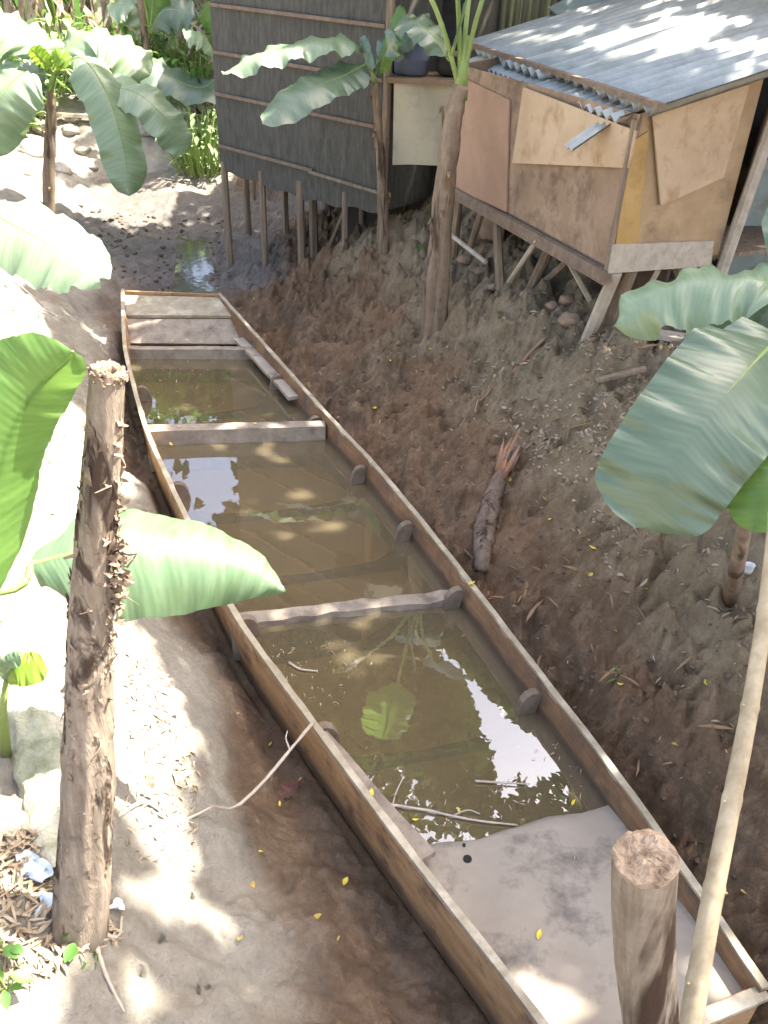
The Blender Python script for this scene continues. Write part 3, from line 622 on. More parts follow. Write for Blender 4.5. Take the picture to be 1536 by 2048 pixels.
part('barrel', lathe([(.13, 0), (.165, .02), (.17, .12), (.176, .13), (.176, .15), (.17, .16), (.17, .30), (.15, .34), (.12, .36)], c_), 'drum', t, True)
part('lid', lathe([(.125, .361), (.13, .365), (.13, .39), (.11, .40)], c_), 'dark_cloth', t, True)
c2 = c_+[.37, .05, 0]
t = thing('cooking_pot', 'dark round cooking pot on the shelf beside the blue drum', 'pot', tuple(c2))
part('bowl', lathe([(.07, 0), (.12, .03), (.135, .10), (.13, .16), (.14, .175), (.14, .18)], c2), 'dark_cloth', t, True)
part('lid', lathe([(.135, .182), (.10, .21), (.03, .225), (.025, .25)], c2), 'stilt', t, True)

# ------------------------------------------------------------------ plywood hut with a corrugated roof
C0 = Py(1220, 545, 5.6); zc = C0[2]; L1 = Pz(1010, 420, zc); L2 = Pz(905, 372, zc); R1 = Py(1432, 528, 6.05)
E1 = Py(1310, 225, 5.38); ze = E1[2]; E2 = Pz(935, 97, ze); E3 = Pz(1536, 150, ze+.2); gd = (E3-E1)
hut = thing('plywood_hut', 'small patched plywood hut on stilts with a grey corrugated roof above the mud bank', 'hut', (1.6, 6.6, .9))
dl = unit((L2-C0)*[1, 1, 0]); dr = unit((R1-C0)*[1, 1, 0]); nl = np.array([dl[1], -dl[0], 0]); nl = nl if nl[0] < 0 else -nl; nr_ = np.array([dr[1], -dr[0], 0]); nr_ = nr_ if nr_[1] < 0 else -nr_
def roofz(x, y):  # underside of the roof plane
    a, b_ = np.linalg.solve(np.array([[gd[0], (E2-E1)[0]], [gd[1], (E2-E1)[1]]]), np.array([x, y])-E1[:2]); return ze+gd[2]*a-.05
LLh = np.linalg.norm((L2-C0)[:2]); LRh = np.linalg.norm((R1-C0)[:2])
def wl(s, z, out=0.): p = C0+dl*s+nl*out; return np.array([p[0], p[1], zc+z])
def wr(s, z, out=0.): p = C0+dr*s+nr_*out; return np.array([p[0], p[1], zc+z])
ht = roofz(*C0[:2])-zc
ext = 1.04
part('wall', MB().panel([wl(LLh*ext, 0), wl(0, 0), wl(0, ht), wl(LLh*ext, ht)], .02), 'ply_dark', hut)          # long side
part('wall', MB().panel([wr(0, 0), wr(LRh, 0), wr(LRh, roofz(*wr(LRh, 0)[:2])-zc), wr(0, ht)], .02), 'ply_ochre', hut)  # short side
s1 = np.linalg.norm((L1-C0)[:2])
def onwall(px, py, n_, out=0.): d = ray(px, py); O = C0+n_*out; return CAM+d*(((O-CAM)@n_)/(d@n_))
o = part('wall_sheet', MB().panel([onwall(900, 372, nl, .02), onwall(1012, 424, nl, .02), onwall(1018, 200, nl, .02), onwall(915, 150, nl, .02)], .014), 'ply_pink', hut); o['label'] = 'pinkish plywood sheet beside the banana trunk'
o = part('wall_sheet', MB().panel([onwall(1024, 326, nl, .035), onwall(1256, 336, nl, .035), onwall(1272, 262, nl, .035), onwall(1046, 175, nl, .035)], .012), 'ply_pale', hut); o['label'] = 'pale plywood sheet under the eave'
o = part('wall_sheet', MB().panel([onwall(1322, 412, nr_, .03), onwall(1447, 355, nr_, .03), onwall(1500, 168, nr_, .03), onwall(1306, 232, nr_, .03)], .012), 'ply_pale', hut); o['label'] = 'pale sheet hanging from the roof over the end wall'
o = part('wall_sheet', MB().panel([onwall(1231, 490, nr_, .012), onwall(1275, 488, nr_, .012), onwall(1298, 262, nr_, .012), onwall(1262, 285, nr_, .012)], .008), 'ply_gold', hut); o['label'] = 'golden varnished strip at the hut corner'
o = part('skirt_board', MB().panel([onwall(1218, 547, nr_, .03), onwall(1422, 532, nr_, .03), onwall(1428, 482, nr_, .03), onwall(1228, 490, nr_, .03)], .02), 'lightwood', hut)
part('sill_beam', MB().beam(wl(-.02, -.03, .03), wl(LLh*ext, -.03, .03), .05, .09), 'batten', hut)
part('corner_strip', MB().beam(wl(0, .02, .03)+dl*0, wl(0, ht-.03, .03), .03, .035), 'stilt', hut)
rp = wr(LRh+.05, 0, .04); gz = float(height(np.array([rp[0]]), np.array([rp[1]]), False)[0])
part('corner_post', MB().tube([[rp[0]-.05, rp[1], gz-.1], [rp[0]+.03, rp[1], zc+.5], [rp[0]+.10, rp[1]+.02, roofz(rp[0], rp[1])+.02]], [.05, .045, .045], 9, .08), 'lightwood', hut)
# floor and dark interior stay closed off by walls; far sides
B1 = wl(LLh*ext, 0); B2 = B1+dr*2.1; B3 = C0+dr*2.1
part('wall', MB().panel([wl(LLh*ext, 0), wl(LLh*ext, ht), B2+[0, 0, ht+.3], B2], .02), 'ply_dark', hut)
part('wall', MB().panel([B3, B3+[0, 0, ht+.3], B2+[0, 0, ht+.3], B2], .02), 'ply_dark', hut)
part('floor', MB().panel([C0+[0, 0, .03], B3+[0, 0, .03], B2+[0, 0, .03], B1+[0, 0, .03]], .03), 'stilt', hut)
# corrugated sheets, the ridges run up the slope
def corrugated(Pa, Pb, g_, amp=.032, pitch=.17, th=.006):
    Pa = np.array(Pa); Pb = np.array(Pb); u = Pb-Pa; L = np.linalg.norm(u); nv_ = unit(np.cross(g_, u)); nv_ = nv_ if nv_[2] > 0 else -nv_
    ns = int(L/pitch*8); V = []
    for k in (0, 1):
        for i in range(ns+1):
            s = i/ns; c = cos(2*pi*s*L/pitch)*amp; base = Pa+u*s+nv_*(c-th*k)
            e0 = .02*sin(int(s*L/.9)*2.1)
            for t_ in (e0, .5, 1.0): V.append(base+g_*t_)
    m_ = (ns+1)*3; Fc = []
    for i in range(ns):
        for j in range(2):
            a = i*3+j; Fc += [(a, a+1, a+4, a+3), (a+m_, a+m_+3, a+m_+4, a+m_+1)]
        a = i*3; Fc += [(a, a+3, a+3+m_, a+m_), (a+2, a+2+m_, a+5+m_, a+5)]
    UVC = [((i/ns)*L/pitch, j/2.) for k in (0, 1) for i in range(ns+1) for j in range(3)]
    r_ = MB().add(V, Fc); r_.uvl = UVC; return r_
u_ = unit(E2-E1); gl_ = unit(gd)
L_ = np.linalg.norm(E2-E1)
cr_ = corrugated(E1, E2+u_*.25, gd*3.0); part('roof', cr_, 'roof_valley_shade', hut, True, cr_.uvl)
nrm_ = unit(np.cross(gd, u_)); nrm_ = nrm_ if nrm_[2] > 0 else -nrm_
part('roof_rail', MB().beam(E1+gl_*.02+nrm_*.035-u_*.05, E2+gl_*.02+nrm_*.035, .05, .03), 'batten', hut)
# second lower row of roof sheet ends showing under the rail
Q1 = Py(1010, 175, 6.6); 
part('eave_sheet', corrugated(E1+u_*.28-gl_*.10-nrm_*.06, E2-u_*.2-gl_*.10-nrm_*.06, unit(gd)*.5, .020, .125), 'roof', hut, True)
for (s, l, tilt) in [(.45, .30, .05), (3.0, .22, .02)]:
    a = E1+u_*s-gl_*.02-nrm_*.10; part('loose_sheet', corrugated(a, a+u_*.15, -gl_*l+np.array([0, 0, -.10]), .010, .075), 'roof', hut, True)
# stilts and braces
def pole(px0, py0, z0, px1, py1, Y1, r, mat='stilt', parent=None, seed=0, name='stilt'):
    a = Pz(px0, py0, z0); b_ = Py(px1, py1, Y1); part(name, MB().tube([a-(b_-a)*.08, (a+b_)/2, b_], [r*1.05, r, r], 7, .1, seed=seed), mat, parent)
def gz_(px, py): return ghit(px, py)
def legp(px0, py0, top, r, mat, seed=0, name='stilt'):
    a = gz_(px0, py0); top = np.array(top); part(name, MB().tube([a-unit(top-a)*.12, (a+top)/2, top], [r*1.05, r, r], 7, .1, seed=seed), mat, hut)
legp(1180, 668, wl(.0, -.0, -.05), .045, 'lightwood', 1)
legp(1215, 655, wl(.02, 0, -.09)+dr*.10, .05, 'stilt', 2)
legp(1185, 610, wl(.62, -.02, 0), .022, 'lightwood', 3, 'brace')
legp(1262, 640, wr(.42, -.02, .0), .020, 'lightwood', 4, 'brace')
legp(1000, 575, wl(s1, 0, 0), .04, 'stilt', 5); legp(1015, 570, wl(s1-.75, -.03, .04), .020, 'lightwood', 6, 'brace')
legp(1062, 575, wl(s1-.5, 0, -.3), .035, 'stilt', 7); legp(1082, 570, wl(s1-.75, 0, -.5), .028, 'stilt', 8)
legp(908, 505, wl(LLh*.98, 0, -.05), .035, 'stilt', 9); legp(940, 500, wl(LLh*.88, 0, -.2), .035, 'stilt', 10)
legp(1395, 660, wr(LRh-.25, -.02, .0), .045, 'lightwood', 11); legp(1375, 640, wr(LRh-.32, -.02, -.05), .03, 'stilt', 12)
a = gz_(912, 455)+[0, 0, .05]; b_ = gz_(1000, 500)+[0, 0, .12]
part('brace', MB().tube([wl(LLh*.98, -.38, .05), wl(s1, -.42, .05)], [.02, .02], 6), 'lightwood', hut)
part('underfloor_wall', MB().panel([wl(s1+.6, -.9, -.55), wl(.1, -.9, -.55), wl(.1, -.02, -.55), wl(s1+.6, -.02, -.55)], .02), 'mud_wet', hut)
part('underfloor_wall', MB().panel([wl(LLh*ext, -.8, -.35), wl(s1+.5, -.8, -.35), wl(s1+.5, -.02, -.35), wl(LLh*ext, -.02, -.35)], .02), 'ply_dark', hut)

# ------------------------------------------------------------------ buildings further right and behind
a = Py(1448, 540, 6.9); b_ = Py(1700, 560, 7.2); gg = Py(1470, 320, 6.9)[2]
h2 = thing('green_hut', 'hut with a pale green board wall below a dark opening at the right edge', 'hut', tuple(a))
part('wall', MB().panel([a+[0, 0, -.4], b_+[0, 0, -.4], [b_[0], b_[1], gg], [a[0], a[1], gg]], .03), 'pale_green', h2)
part('rail', MB().beam([a[0], a[1]-.05, gg-.02], [b_[0], b_[1]-.05, gg-.02], .03, .07), 'pale_green', h2)
part('rail', MB().beam([a[0], a[1]-.02, gg+.19], [b_[0], b_[1]-.02, gg+.19], .05, .26), 'ply_dark', h2)
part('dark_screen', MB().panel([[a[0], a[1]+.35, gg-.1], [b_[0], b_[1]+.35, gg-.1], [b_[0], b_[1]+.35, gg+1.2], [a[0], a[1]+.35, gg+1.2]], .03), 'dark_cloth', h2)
part('corner_post', MB().tube([a+[-.03, -.03, -.5], [a[0]+.05, a[1]-.03, gg+1.1]], [.045, .04], 8, .1), 'stilt', h2)
h3 = thing('back_house', 'house behind the corrugated roof with an olive curtain wall', 'house', (2.2, 11.0, 1.2))
a = Py(945, 135, 10.6); b_ = Py(1100, 100, 10.9)
V = []; n = 50
for i in range(n+1):
    p = a+(b_-a)*i/n+np.array([0, .05*sin(i*1.1)+.03*sin(i*2.7), 0]); V += [[p[0], p[1], .8], [p[0], p[1], 4.2], [p[0], p[1]+.03, 4.2], [p[0], p[1]+.03, .8]]
part('curtain', MB().add(V, [(i*4+j, i*4+4+j, i*4+4+(j+1) % 4, i*4+(j+1) % 4) for i in range(n) for j in range(4)]), 'olive', h3, True)
part('wall', MB().panel([[b_[0]+.02, 11.1, .8], [6.5, 12.2, .8], [6.5, 12.2, 4.4], [b_[0]+.02, 11.1, 4.4]], .05), 'dark_cloth', h3)
q_ = [Py(1095, 18, 9.6), Py(1140, 52, 9.4), Py(1300, 10, 9.8), Py(1260, -60, 10.1)]
V = []; n = 12
for i in range(n+1):
    for j in range(n+1):
        p = (q_[0]*(1-i/n)+q_[3]*i/n)*(1-j/n)+(q_[1]*(1-i/n)+q_[2]*i/n)*j/n; V.append(p+np.array([0, .03*sin(i*.8), -.05*sin(pi*i/n)*sin(pi*j/n)]))
nn = len(V); Fc = [(i*(n+1)+j, i*(n+1)+j+1, (i+1)*(n+1)+j+1, (i+1)*(n+1)+j) for i in range(n) for j in range(n)]
part('awning', MB().add(V+[tuple(np.array(p)+[0, 0, .012]) for p in V], Fc+[tuple(i+nn for i in f[::-1]) for f in Fc]), 'tarp', h3, True)
h4 = thing('far_hut', 'hut behind with a second corrugated roof in the top right corner', 'hut', (5, 10, 1.4))
a = Py(1330, 42, 9.0); b_ = Py(1560, 60, 8.0); 
part('roof', corrugated(b_, a, np.array([1.6, 1.6, .55])), 'roof', h4, True)
part('wall', MB().panel([[a[0]+.1, a[1]+.1, 1.0], [b_[0]+.1, b_[1]+.1, 1.0], [b_[0]+.1, b_[1]+.1, b_[2]-.03], [a[0]+.1, a[1]+.1, a[2]-.03]], -.03), 'stilt', h4)

# ------------------------------------------------------------------ banana plants
def banana_leaf(pts, W, nh, droop=.25, wave=.03, fold=.0, n=44, m=14, seed=0, base_w=.12, tip=.75, wl_=5, asym=1.0, torn=0, pw=2.4, pe=.5):
    pts = bez(pts, n+1); rs = np.random.default_rng(seed); ph = rs.uniform(0, 6, 6); V = []; UV = []
    L = sum(np.linalg.norm(pts[i+1]-pts[i]) for i in range(n))
    nh = np.array(nh, float); mid = []
    tears = [(int(rs.uniform(.15, .9)*n), int(rs.choice([-1, 1])), rs.uniform(.55, .8)) for _ in range(torn)]
    for i in range(n+1):
        t = i/n; T = unit(pts[min(i+1, n)]-pts[max(i-1, 0)]); S = unit(np.cross(T, nh)); N = np.cross(S, T)
        wd = W*(min(1, base_w+(1-base_w)*sst(0, .22, t)))*max(0, 1-max(0, (t-tip)/(1-tip))**pw)**pe*(1-.12*t) if t < 1 else W*.02
        wd = max(wd, W*.02)
        for j in range(-m, m+1):
            s = j/m; a = abs(s); sg = 1 if s > 0 else -1; ww = wd*(asym if s > 0 else 1)
            x = a*ww; off = -droop*ww*a**1.8 - fold*a*ww
            off += wave*a**1.5*(sin(wl_*t*6.28+ph[0]+(0 if s > 0 else 1.9))+.5*sin(wl_*2.3*t*6.28+ph[1]+sg)) + .0022*cos(t*L*95*6.28/ (2))*a
            back = .10*ww*a  # side veins sweep to the tip
            V.append(pts[i]+S*sg*x+N*off+T*back*(1-t)); UV.append((s*.5+.5, t*L-.25*a*ww))
        mid.append(pts[i]-N*.006)
    k = 2*m+1; Fc = [(i*k+j, i*k+j+1, (i+1)*k+j+1, (i+1)*k+j) for i in range(n) for j in range(k-1) if not any(i == ti and (j+.5-m)*ss > 0 and abs(j+.5-m)/m > a0 for ti, ss, a0 in tears)]
    return MB().add(V, Fc), UV, mid
def add_leaf(parent, pts, W, nh, mat='leaf', petiole=None, rib=.011, **kw):
    kw.setdefault('torn', 0)
    mb, uv, mid = banana_leaf(pts, W, nh, **kw); o = part('leaf', mb, mat, parent, True, uv)
    k = len(mid); r = MB().tube(mid, [rib*(1-.8*i/k)+.001 for i in range(k)], 6)
    part('midrib', r, 'midrib', o, True)
    if petiole is not None:
        pp = bez(list(petiole)+[mid[0], mid[2]], 14); part('petiole', MB().tube(pp, [rib*1.7-(rib*.6)*i/14 for i in range(14)], 7), 'midrib', o, True)
    return o
def px3(*L): return [Pd(a, b_, d) for a, b_, d in L]
def py3(*L): return [Py(a, b_, d) for a, b_, d in L]   # third value: distance along the ground
def trunk(parent, pts, rad, mat='pseudo', seed=0, n=26, rough=.05):
    P = bez(pts, n); rs = np.random.default_rng(seed); rr = np.interp(np.linspace(0, 1, n), np.linspace(0, 1, len(rad)), rad)
    rr = rr*(1+.05*np.array([sin(i*1.3+seed) for i in range(n)]))
    part('trunk', MB().tube(P, rr, 16, rough, seed=seed), mat, parent, True)
    # curling dead leaf sheaths on the stem
    for k in range(6):
        mb = MB(); i = rs.integers(3, n-3); a = rs.uniform(0, 6.28); d = np.array([cos(a), sin(a), 0]); p = P[i]+d*rr[i]*.95; q = p+d*rs.uniform(.01, .035)+np.array([0, 0, rs.uniform(.05, .16)]); q2 = q+d*.02+np.array([0, 0, -.05])
        s = np.cross(d, [0, 0, 1])*rs.uniform(.015, .035)
        mb.add([p-s, p+s, q+s*.7, q-s*.7, q2+s*.3, q2-s*.3], [(0, 1, 2, 3), (3, 2, 4, 5)])
        part('sheath', mb, 'leaf_dry', parent, True)
UP = (0, 0, 1)
# tall plant in front of the plywood hut
b0 = ghit(868, 655); D0 = b0[1]
bp = thing('banana_plant', 'tallest banana plant with a thick brown stem in front of the plywood hut', 'banana plant', tuple(b0))
top = Py(922, 170, D0+.05)
trunk(bp, [b0-[0, 0, .15], Py(885, 420, D0), Py(905, 250, D0+.03), top], [.115, .085, .072, .055], seed=2, rough=.04)
part('crown_shaft', MB().tube([top-[0,0,.1], top+[.0,0,.1], top+[.02,.0,.32]], [.056, .046, .022], 12, .04), 'midrib', bp, True)
for (p1, p2, p3, W, mt, nn_) in [((880,40,D0),(820,-90,D0+.1),(700,-250,D0+.2),.24,'leaf',(0,-.3,1)), ((917,30,D0),(905,-150,D0-.2),(880,-400,D0-.5),.28,'leaf_bright',(0,-1,.3)), ((955,30,D0),(1010,-120,D0+.1),(1120,-280,D0+.4),.26,'leaf',(0,-.3,1)), ((935,20,D0+.1),(960,-160,D0+.6),(990,-330,D0+1.2),.28,'leaf',(0,-.5,1))]:
    add_leaf(bp, py3(p2, ((p2[0]+p3[0])/2, (p2[1]+p3[1])/2-40, (p2[2]+p3[2])/2), p3), W, nn_, mt, petiole=[top-[0, 0, .05], Py(*p1)], rib=.0115, seed=int(p1[0]))
add_leaf(bp, py3((905,110,D0),(930,20,D0-.1),(955,-90,D0-.2)), .035, (1,-.5,.2), 'leaf_pale', rib=.012, seed=5, wave=.003)
add_leaf(bp, py3((900,120,D0+.05),(855,60,D0+.15),(800,45,D0+.3),(770,110,D0+.4)), .14, (0,-.5,1), 'leaf', seed=9)
# slender plant beside it, two big leaves against the reed wall
b1 = ghit(767, 502); D1 = b1[1]
bq = thing('banana_plant', 'slender banana plant in front of the reed wall corner, one leaf gleaming white', 'banana plant', tuple(b1))
t1 = Py(750, 165, D1-.05)
trunk(bq, [b1-[0, 0, .12], Py(765, 380, D1), Py(757, 260, D1-.03), t1], [.062, .05, .04, .03], seed=4)
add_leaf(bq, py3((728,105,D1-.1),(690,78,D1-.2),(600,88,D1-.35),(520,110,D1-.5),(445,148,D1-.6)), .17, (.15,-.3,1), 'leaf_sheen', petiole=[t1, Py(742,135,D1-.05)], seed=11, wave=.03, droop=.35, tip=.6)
add_leaf(bq, py3((735,125,D1-.1),(690,150,D1-.3),(620,180,D1-.6),(525,248,D1-.9)), .20, (-.15,-.75,.75), 'leaf', petiole=[t1, Py(742,140,D1-.05)], seed=12, wave=.015, droop=.15, tip=.7)
add_leaf(bq, py3((752,130,D1),(790,80,D1+.1),(840,45,D1+.2),(880,60,D1+.3)), .16, (-.2,-.7,.7), 'leaf', petiole=[t1, Py(748,145,D1)], seed=13, wave=.02, droop=.3)
add_leaf(bq, py3((757,150,D1),(770,110,D1-.1),(790,60,D1-.15),(800,10,D1-.1)), .10, (-.6,-.7,.2), 'leaf_bright', seed=14, wave=.01)
add_leaf(bq, py3((750,150,D1),(735,110,D1-.1),(725,85,D1-.15),(745,140,D1-.3)), .06, (-.6,-.7,.2), 'leaf', seed=15, wave=.01)
# plant on the left bank
b2 = ghit(94, 436); D2_ = b2[1]
br = thing('banana_plant', 'banana plant on the left creek bank with sunlit drooping leaves', 'banana plant', tuple(b2))
t2 = Py(103, 185, D2_)
trunk(br, [b2-[0, 0, .15], Py(98, 330, D2_), Py(102, 240, D2_), t2], [.085, .075, .068, .05], seed=6)
T2 = [t2, Py(108, 150, D2_)]
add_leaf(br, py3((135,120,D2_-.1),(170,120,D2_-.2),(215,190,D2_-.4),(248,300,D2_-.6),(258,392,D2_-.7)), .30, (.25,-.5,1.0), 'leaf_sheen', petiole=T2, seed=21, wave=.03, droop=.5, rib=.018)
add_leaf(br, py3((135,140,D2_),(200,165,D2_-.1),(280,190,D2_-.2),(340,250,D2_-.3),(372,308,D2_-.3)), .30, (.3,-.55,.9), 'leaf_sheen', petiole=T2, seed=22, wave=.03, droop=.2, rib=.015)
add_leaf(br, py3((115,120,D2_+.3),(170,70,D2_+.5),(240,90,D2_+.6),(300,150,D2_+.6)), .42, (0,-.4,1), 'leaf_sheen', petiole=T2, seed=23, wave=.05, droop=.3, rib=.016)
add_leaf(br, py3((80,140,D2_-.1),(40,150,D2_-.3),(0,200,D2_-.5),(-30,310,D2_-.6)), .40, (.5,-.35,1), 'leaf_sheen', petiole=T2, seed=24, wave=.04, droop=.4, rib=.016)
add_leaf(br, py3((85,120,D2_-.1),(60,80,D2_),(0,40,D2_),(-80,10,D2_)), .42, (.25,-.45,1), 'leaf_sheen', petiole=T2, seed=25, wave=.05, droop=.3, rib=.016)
add_leaf(br, py3((103,140,D2_-.1),(85,120,D2_-.15),(62,95,D2_-.2)), .12, (.2,-.9,-.3), 'leaf_young', seed=26, wave=.02)
add_leaf(br, py3((105,140,D2_-.1),(118,115,D2_-.15),(140,130,D2_-.2)), .11, (.2,-.8,.4), 'leaf_young', seed=27, wave=.02)
add_leaf(br, py3((95,150,D2_-.1),(70,150,D2_-.2),(60,190,D2_-.3)), .20, (.6,-.8,.3), 'leaf', seed=28, wave=.02)
# plant rooted out of sight at the left edge
b3 = np.array([-3.2, 5.2, .45])
b3 = np.array([-3.3, 5.4, float(height(np.array([-3.3]), np.array([5.4]), False)[0])])
bs_ = thing('banana_plant', 'banana plant at the left edge spreading a wide pale leaf over the bank', 'banana plant', tuple(b3))
t3 = b3+[-.05, 0, 1.05]; trunk(bs_, [b3-[0, 0, .1], b3+[0, 0, .5], t3], [.09, .07, .05], seed=8)
add_leaf(bs_, px3((-60,400,5.9),(10,440,5.8),(100,490,5.7),(160,530,5.6),(200,566,5.5)), .30, (.15,-.7,.9), 'leaf_sheen', petiole=[t3, t3+[.0, .1, .25]], seed=31, wave=.03, droop=.3, pw=1.8, pe=.7, tip=.5)
add_leaf(bs_, [t3+[0, 0, .2], t3+[-.5, .3, .6], t3+[-1.2, .4, .5]], .3, (0, 0, 1), 'leaf_sheen', seed=32)
# near left plant: one leaf rolled upright, one stretched over the boat
b4 = np.array([-1.75, 1.5, .5]); b4[2] = float(height(b4[:1], b4[1:2], False)[0])
bt = thing('banana_plant', 'nearest banana plant on the left bank with a leaf stretched over the boat edge', 'banana plant', tuple(b4))
t4 = np.array([-1.62, 1.75, b4[2]+.75]); trunk(bt, [b4-[0, 0, .1], (b4+t4)/2, t4], [.07, .06, .04], seed=10)
add_leaf(bt, px3((62,1128,2.75),(150,1105,2.76),(250,1096,2.8),(400,1112,2.88),(500,1143,2.95),(570,1184,3.0)), .20, (-.10,-.55,.85), 'leaf_pale', petiole=[t4, Pd(0, 1185, 2.65)], seed=41, wave=.010, droop=.55, rib=.009, base_w=.3, tip=.32, n=70, m=18, asym=1.15, pw=1.7, pe=.8)
add_leaf(bt, px3((-45,1230,1.9),(-25,1050,1.85),(15,880,1.8),(70,780,1.78),(147,705,1.75)), .13, (.75,-.75,.2), 'leaf_bright', petiole=[t4, Pd(-60,1300,2.0)], seed=42, wave=.004, droop=.5, fold=.1, rib=.007, base_w=.4, tip=.5, n=60, m=18)
# young plant behind the stump
b5 = ghit(8, 1500)
bu = thing('banana_sucker', 'young banana shoot with one small leaf behind the dead stump', 'banana plant', tuple(b5)); D5 = b5[1]
part('trunk', MB().tube([b5-[0, 0, .05], Py(5, 1420, D5-.05), Py(12, 1360, D5-.1)], [.02, .015, .008], 8), 'midrib', bu, True)
add_leaf(bu, py3((12,1365,D5-.1),(25,1340,D5-.12),(60,1335,D5-.12),(88,1322,D5-.1)), .06, (0,-.6,.8), 'leaf_young', seed=51, wave=.005, rib=.004)
add_leaf(bu, py3((12,1365,D5-.1),(15,1330,D5-.12),(40,1312,D5-.12)), .03, (.3,-.6,.8), 'leaf_pale', seed=52, wave=.003, rib=.004)
# right foreground plant, stem just outside the right edge
b6 = np.array([2.55, 3.5, .5]); b6 = ghit(1640, 1080); 
bv = thing('banana_plant', 'banana plant at the right edge with broad grey green leaves over the bank', 'banana plant', tuple(b6))
t6 = Pd(1590, 640, 2.75); trunk(bv, [b6-[0, 0, .1], (b6+t6)/2+[0, 0, .05], t6], [.085, .07, .045], seed=12)
add_leaf(bv, px3((1560,672,2.55),(1495,740,2.45),(1415,835,2.4),(1335,945,2.42),(1275,1056,2.5)), .205, (-.25,-.80,.62), 'leaf', petiole=[t6, Pd(1575,650,2.65)], seed=61, wave=.014, droop=.18, rib=.008, base_w=.6, tip=.86, pw=2.2, pe=.6, torn=0, n=60, m=18)
add_leaf(bv, px3((1580,600,2.8),(1520,560,2.8),(1430,562,2.85),(1330,580,2.9),(1228,650,3.0)), .165, (.05,-.38,1), 'leaf_sheen', petiole=[t6, Pd(1585,630,2.75)], seed=62, wave=.035, droop=.5, rib=.008, tip=.55, n=60, m=18, wl_=3)
add_leaf(bv, px3((1590,650,2.9),(1520,640,3.0),(1450,660,3.05),(1390,705,3.1)), .13, (-.1,-.7,.8), 'leaf', seed=63, wave=.02, rib=.007)
add_leaf(bv, px3((1600,880,2.5),(1560,920,2.45),(1530,980,2.42),(1512,1065,2.42)), .10, (-.4,-.8,.3), 'leaf_bright', seed=64, wave=.01, rib=.006)
add_leaf(bv, [t6, t6+[.3, .5, .5], t6+[.8, 1.0, .4]], .22, (0, 0, 1), 'leaf', seed=65)
b7 = ghit(1465, 1185)
sk = thing('banana_sucker', 'leaning banana shoot stem on the right bank behind the bamboo pole', 'banana plant', tuple(b7))
part('trunk', MB().tube([b7-[0, 0, .06], b7+(Pd(1487,1060,3.35)-b7)*.5, Pd(1500,1000,3.3)], [.038, .034, .025], 10, .04), 'pseudo', sk, True)
# far background plants
def far_banana(px, py, lab, leaves, seed, hh=1.1, r=.08):
    b_ = ghit(px, py); D = b_[1]; t_ = thing('banana_plant', lab, 'banana plant', tuple(b_)); tp = b_+[0, 0, hh]
    trunk(t_, [b_-[0, 0, .1], b_+[.02, 0, hh/2], tp], [r, r*.85, r*.6], seed=seed, n=12)
    for k, (a, W, nn_, mt) in enumerate(leaves): add_leaf(t_, py3(*[(x, y, D+dd) for x, y, dd in a]), W, nn_, mt, petiole=[tp-[0, 0, .1], tp+[0, 0, .1]], seed=seed*10+k, wave=.05, n=24, m=8, rib=.018)
far_banana(440, 262, 'banana plant half hidden behind the left edge of the reed wall', [([(440,130,0),(410,75,-.2),(365,62,-.3)], .38, (0,-.3,1), 'leaf_sheen'), ([(440,140,0),(430,60,0),(405,10,.1)], .30, (-.6,-.8,.2), 'leaf_bright'), ([(440,150,-.1),(400,175,-.3),(330,150,-.3),(275,115,-.3)], .36, (-.1,-.5,.9), 'leaf')], 71, 1.6)
far_banana(300, 205, 'banana clump with dark stems at the back of the creek', [([(300,60,0),(270,10,0),(215,15,0)], .35, (0,-.5,.8), 'leaf_sheen'), ([(300,60,0),(330,20,0),(390,30,0)], .35, (0,-.8,.6), 'leaf'), ([(300,60,0),(310,-30,0),(330,-100,0)], .3, (0,-1,.2), 'leaf_bright')], 72, 1.9)

# ------------------------------------------------------------------ posts, stump, pole
def rough_post(mbn, a, b_, r0, r1, seed, ridges=9, amp=.10, n=46, m=36, lump=.04):
    a = np.array(a); b_ = np.array(b_); T = unit(b_-a); u = unit(np.cross(T, [.2, 1, .1])); v = np.cross(T, u); V = []
    rs = np.random.default_rng(seed); ph = rs.uniform(0, 6.28, ridges)
    for i in range(n+1):
        t = i/n; c = a+(b_-a)*t+u*.010*sin(t*7+seed)+v*.008*sin(t*5+1)
        for j in range(m):
            an = 2*pi*j/m
            k = amp*(.5-abs(float(pn(np.array([cos(an)*2.2+seed]), np.array([sin(an)*2.2]), t*2.4)[0]))) + lump*float(pn(np.array([cos(an)*3.1]), np.array([sin(an)*3.1+seed]), t*14.0)[0])
            r = (r0*(1-t)+r1*t)*(1+k); V.append(c+(u*cos(an)+v*sin(an))*r)
    Fc = [(i*m+j, i*m+(j+1) % m, (i+1)*m+(j+1) % m, (i+1)*m+j) for i in range(n) for j in range(m)]
    mbn.add(V, Fc); return np.array(V).reshape(n+1, m, 3), T, u, v
sb = ghit(158, 1850); stp = Pd(211, 745, 1.86)
stump = thing('dead_stump', 'tall dead stump with peeling bark and a hollow crumbling top on the left bank', 'stump', tuple(sb))
mb = MB(); R_, T, u, v = rough_post(mb, sb-(stp-sb)*.06, stp, .086, .0335, 3, amp=.28, lump=.12, n=80, m=48)
part('trunk', mb, 'bark', stump, True)
rim = R_[-1]; c_ = rim.mean(0); V = []; m = len(rim); rs = np.random.default_rng(5)
lv = [(1, .0), (1.0, .010), (.86, .013), (.76, -.004), (.66, -.06), (.5, -.10)]
for k, (f_, dz) in enumerate(lv):
    for j in range(m): V.append(c_+(rim[j]-c_)*f_+T*(dz+(.0045*rs.normal() if k in (1, 2) else .003*rs.normal())))
V.append(c_-T*.12)
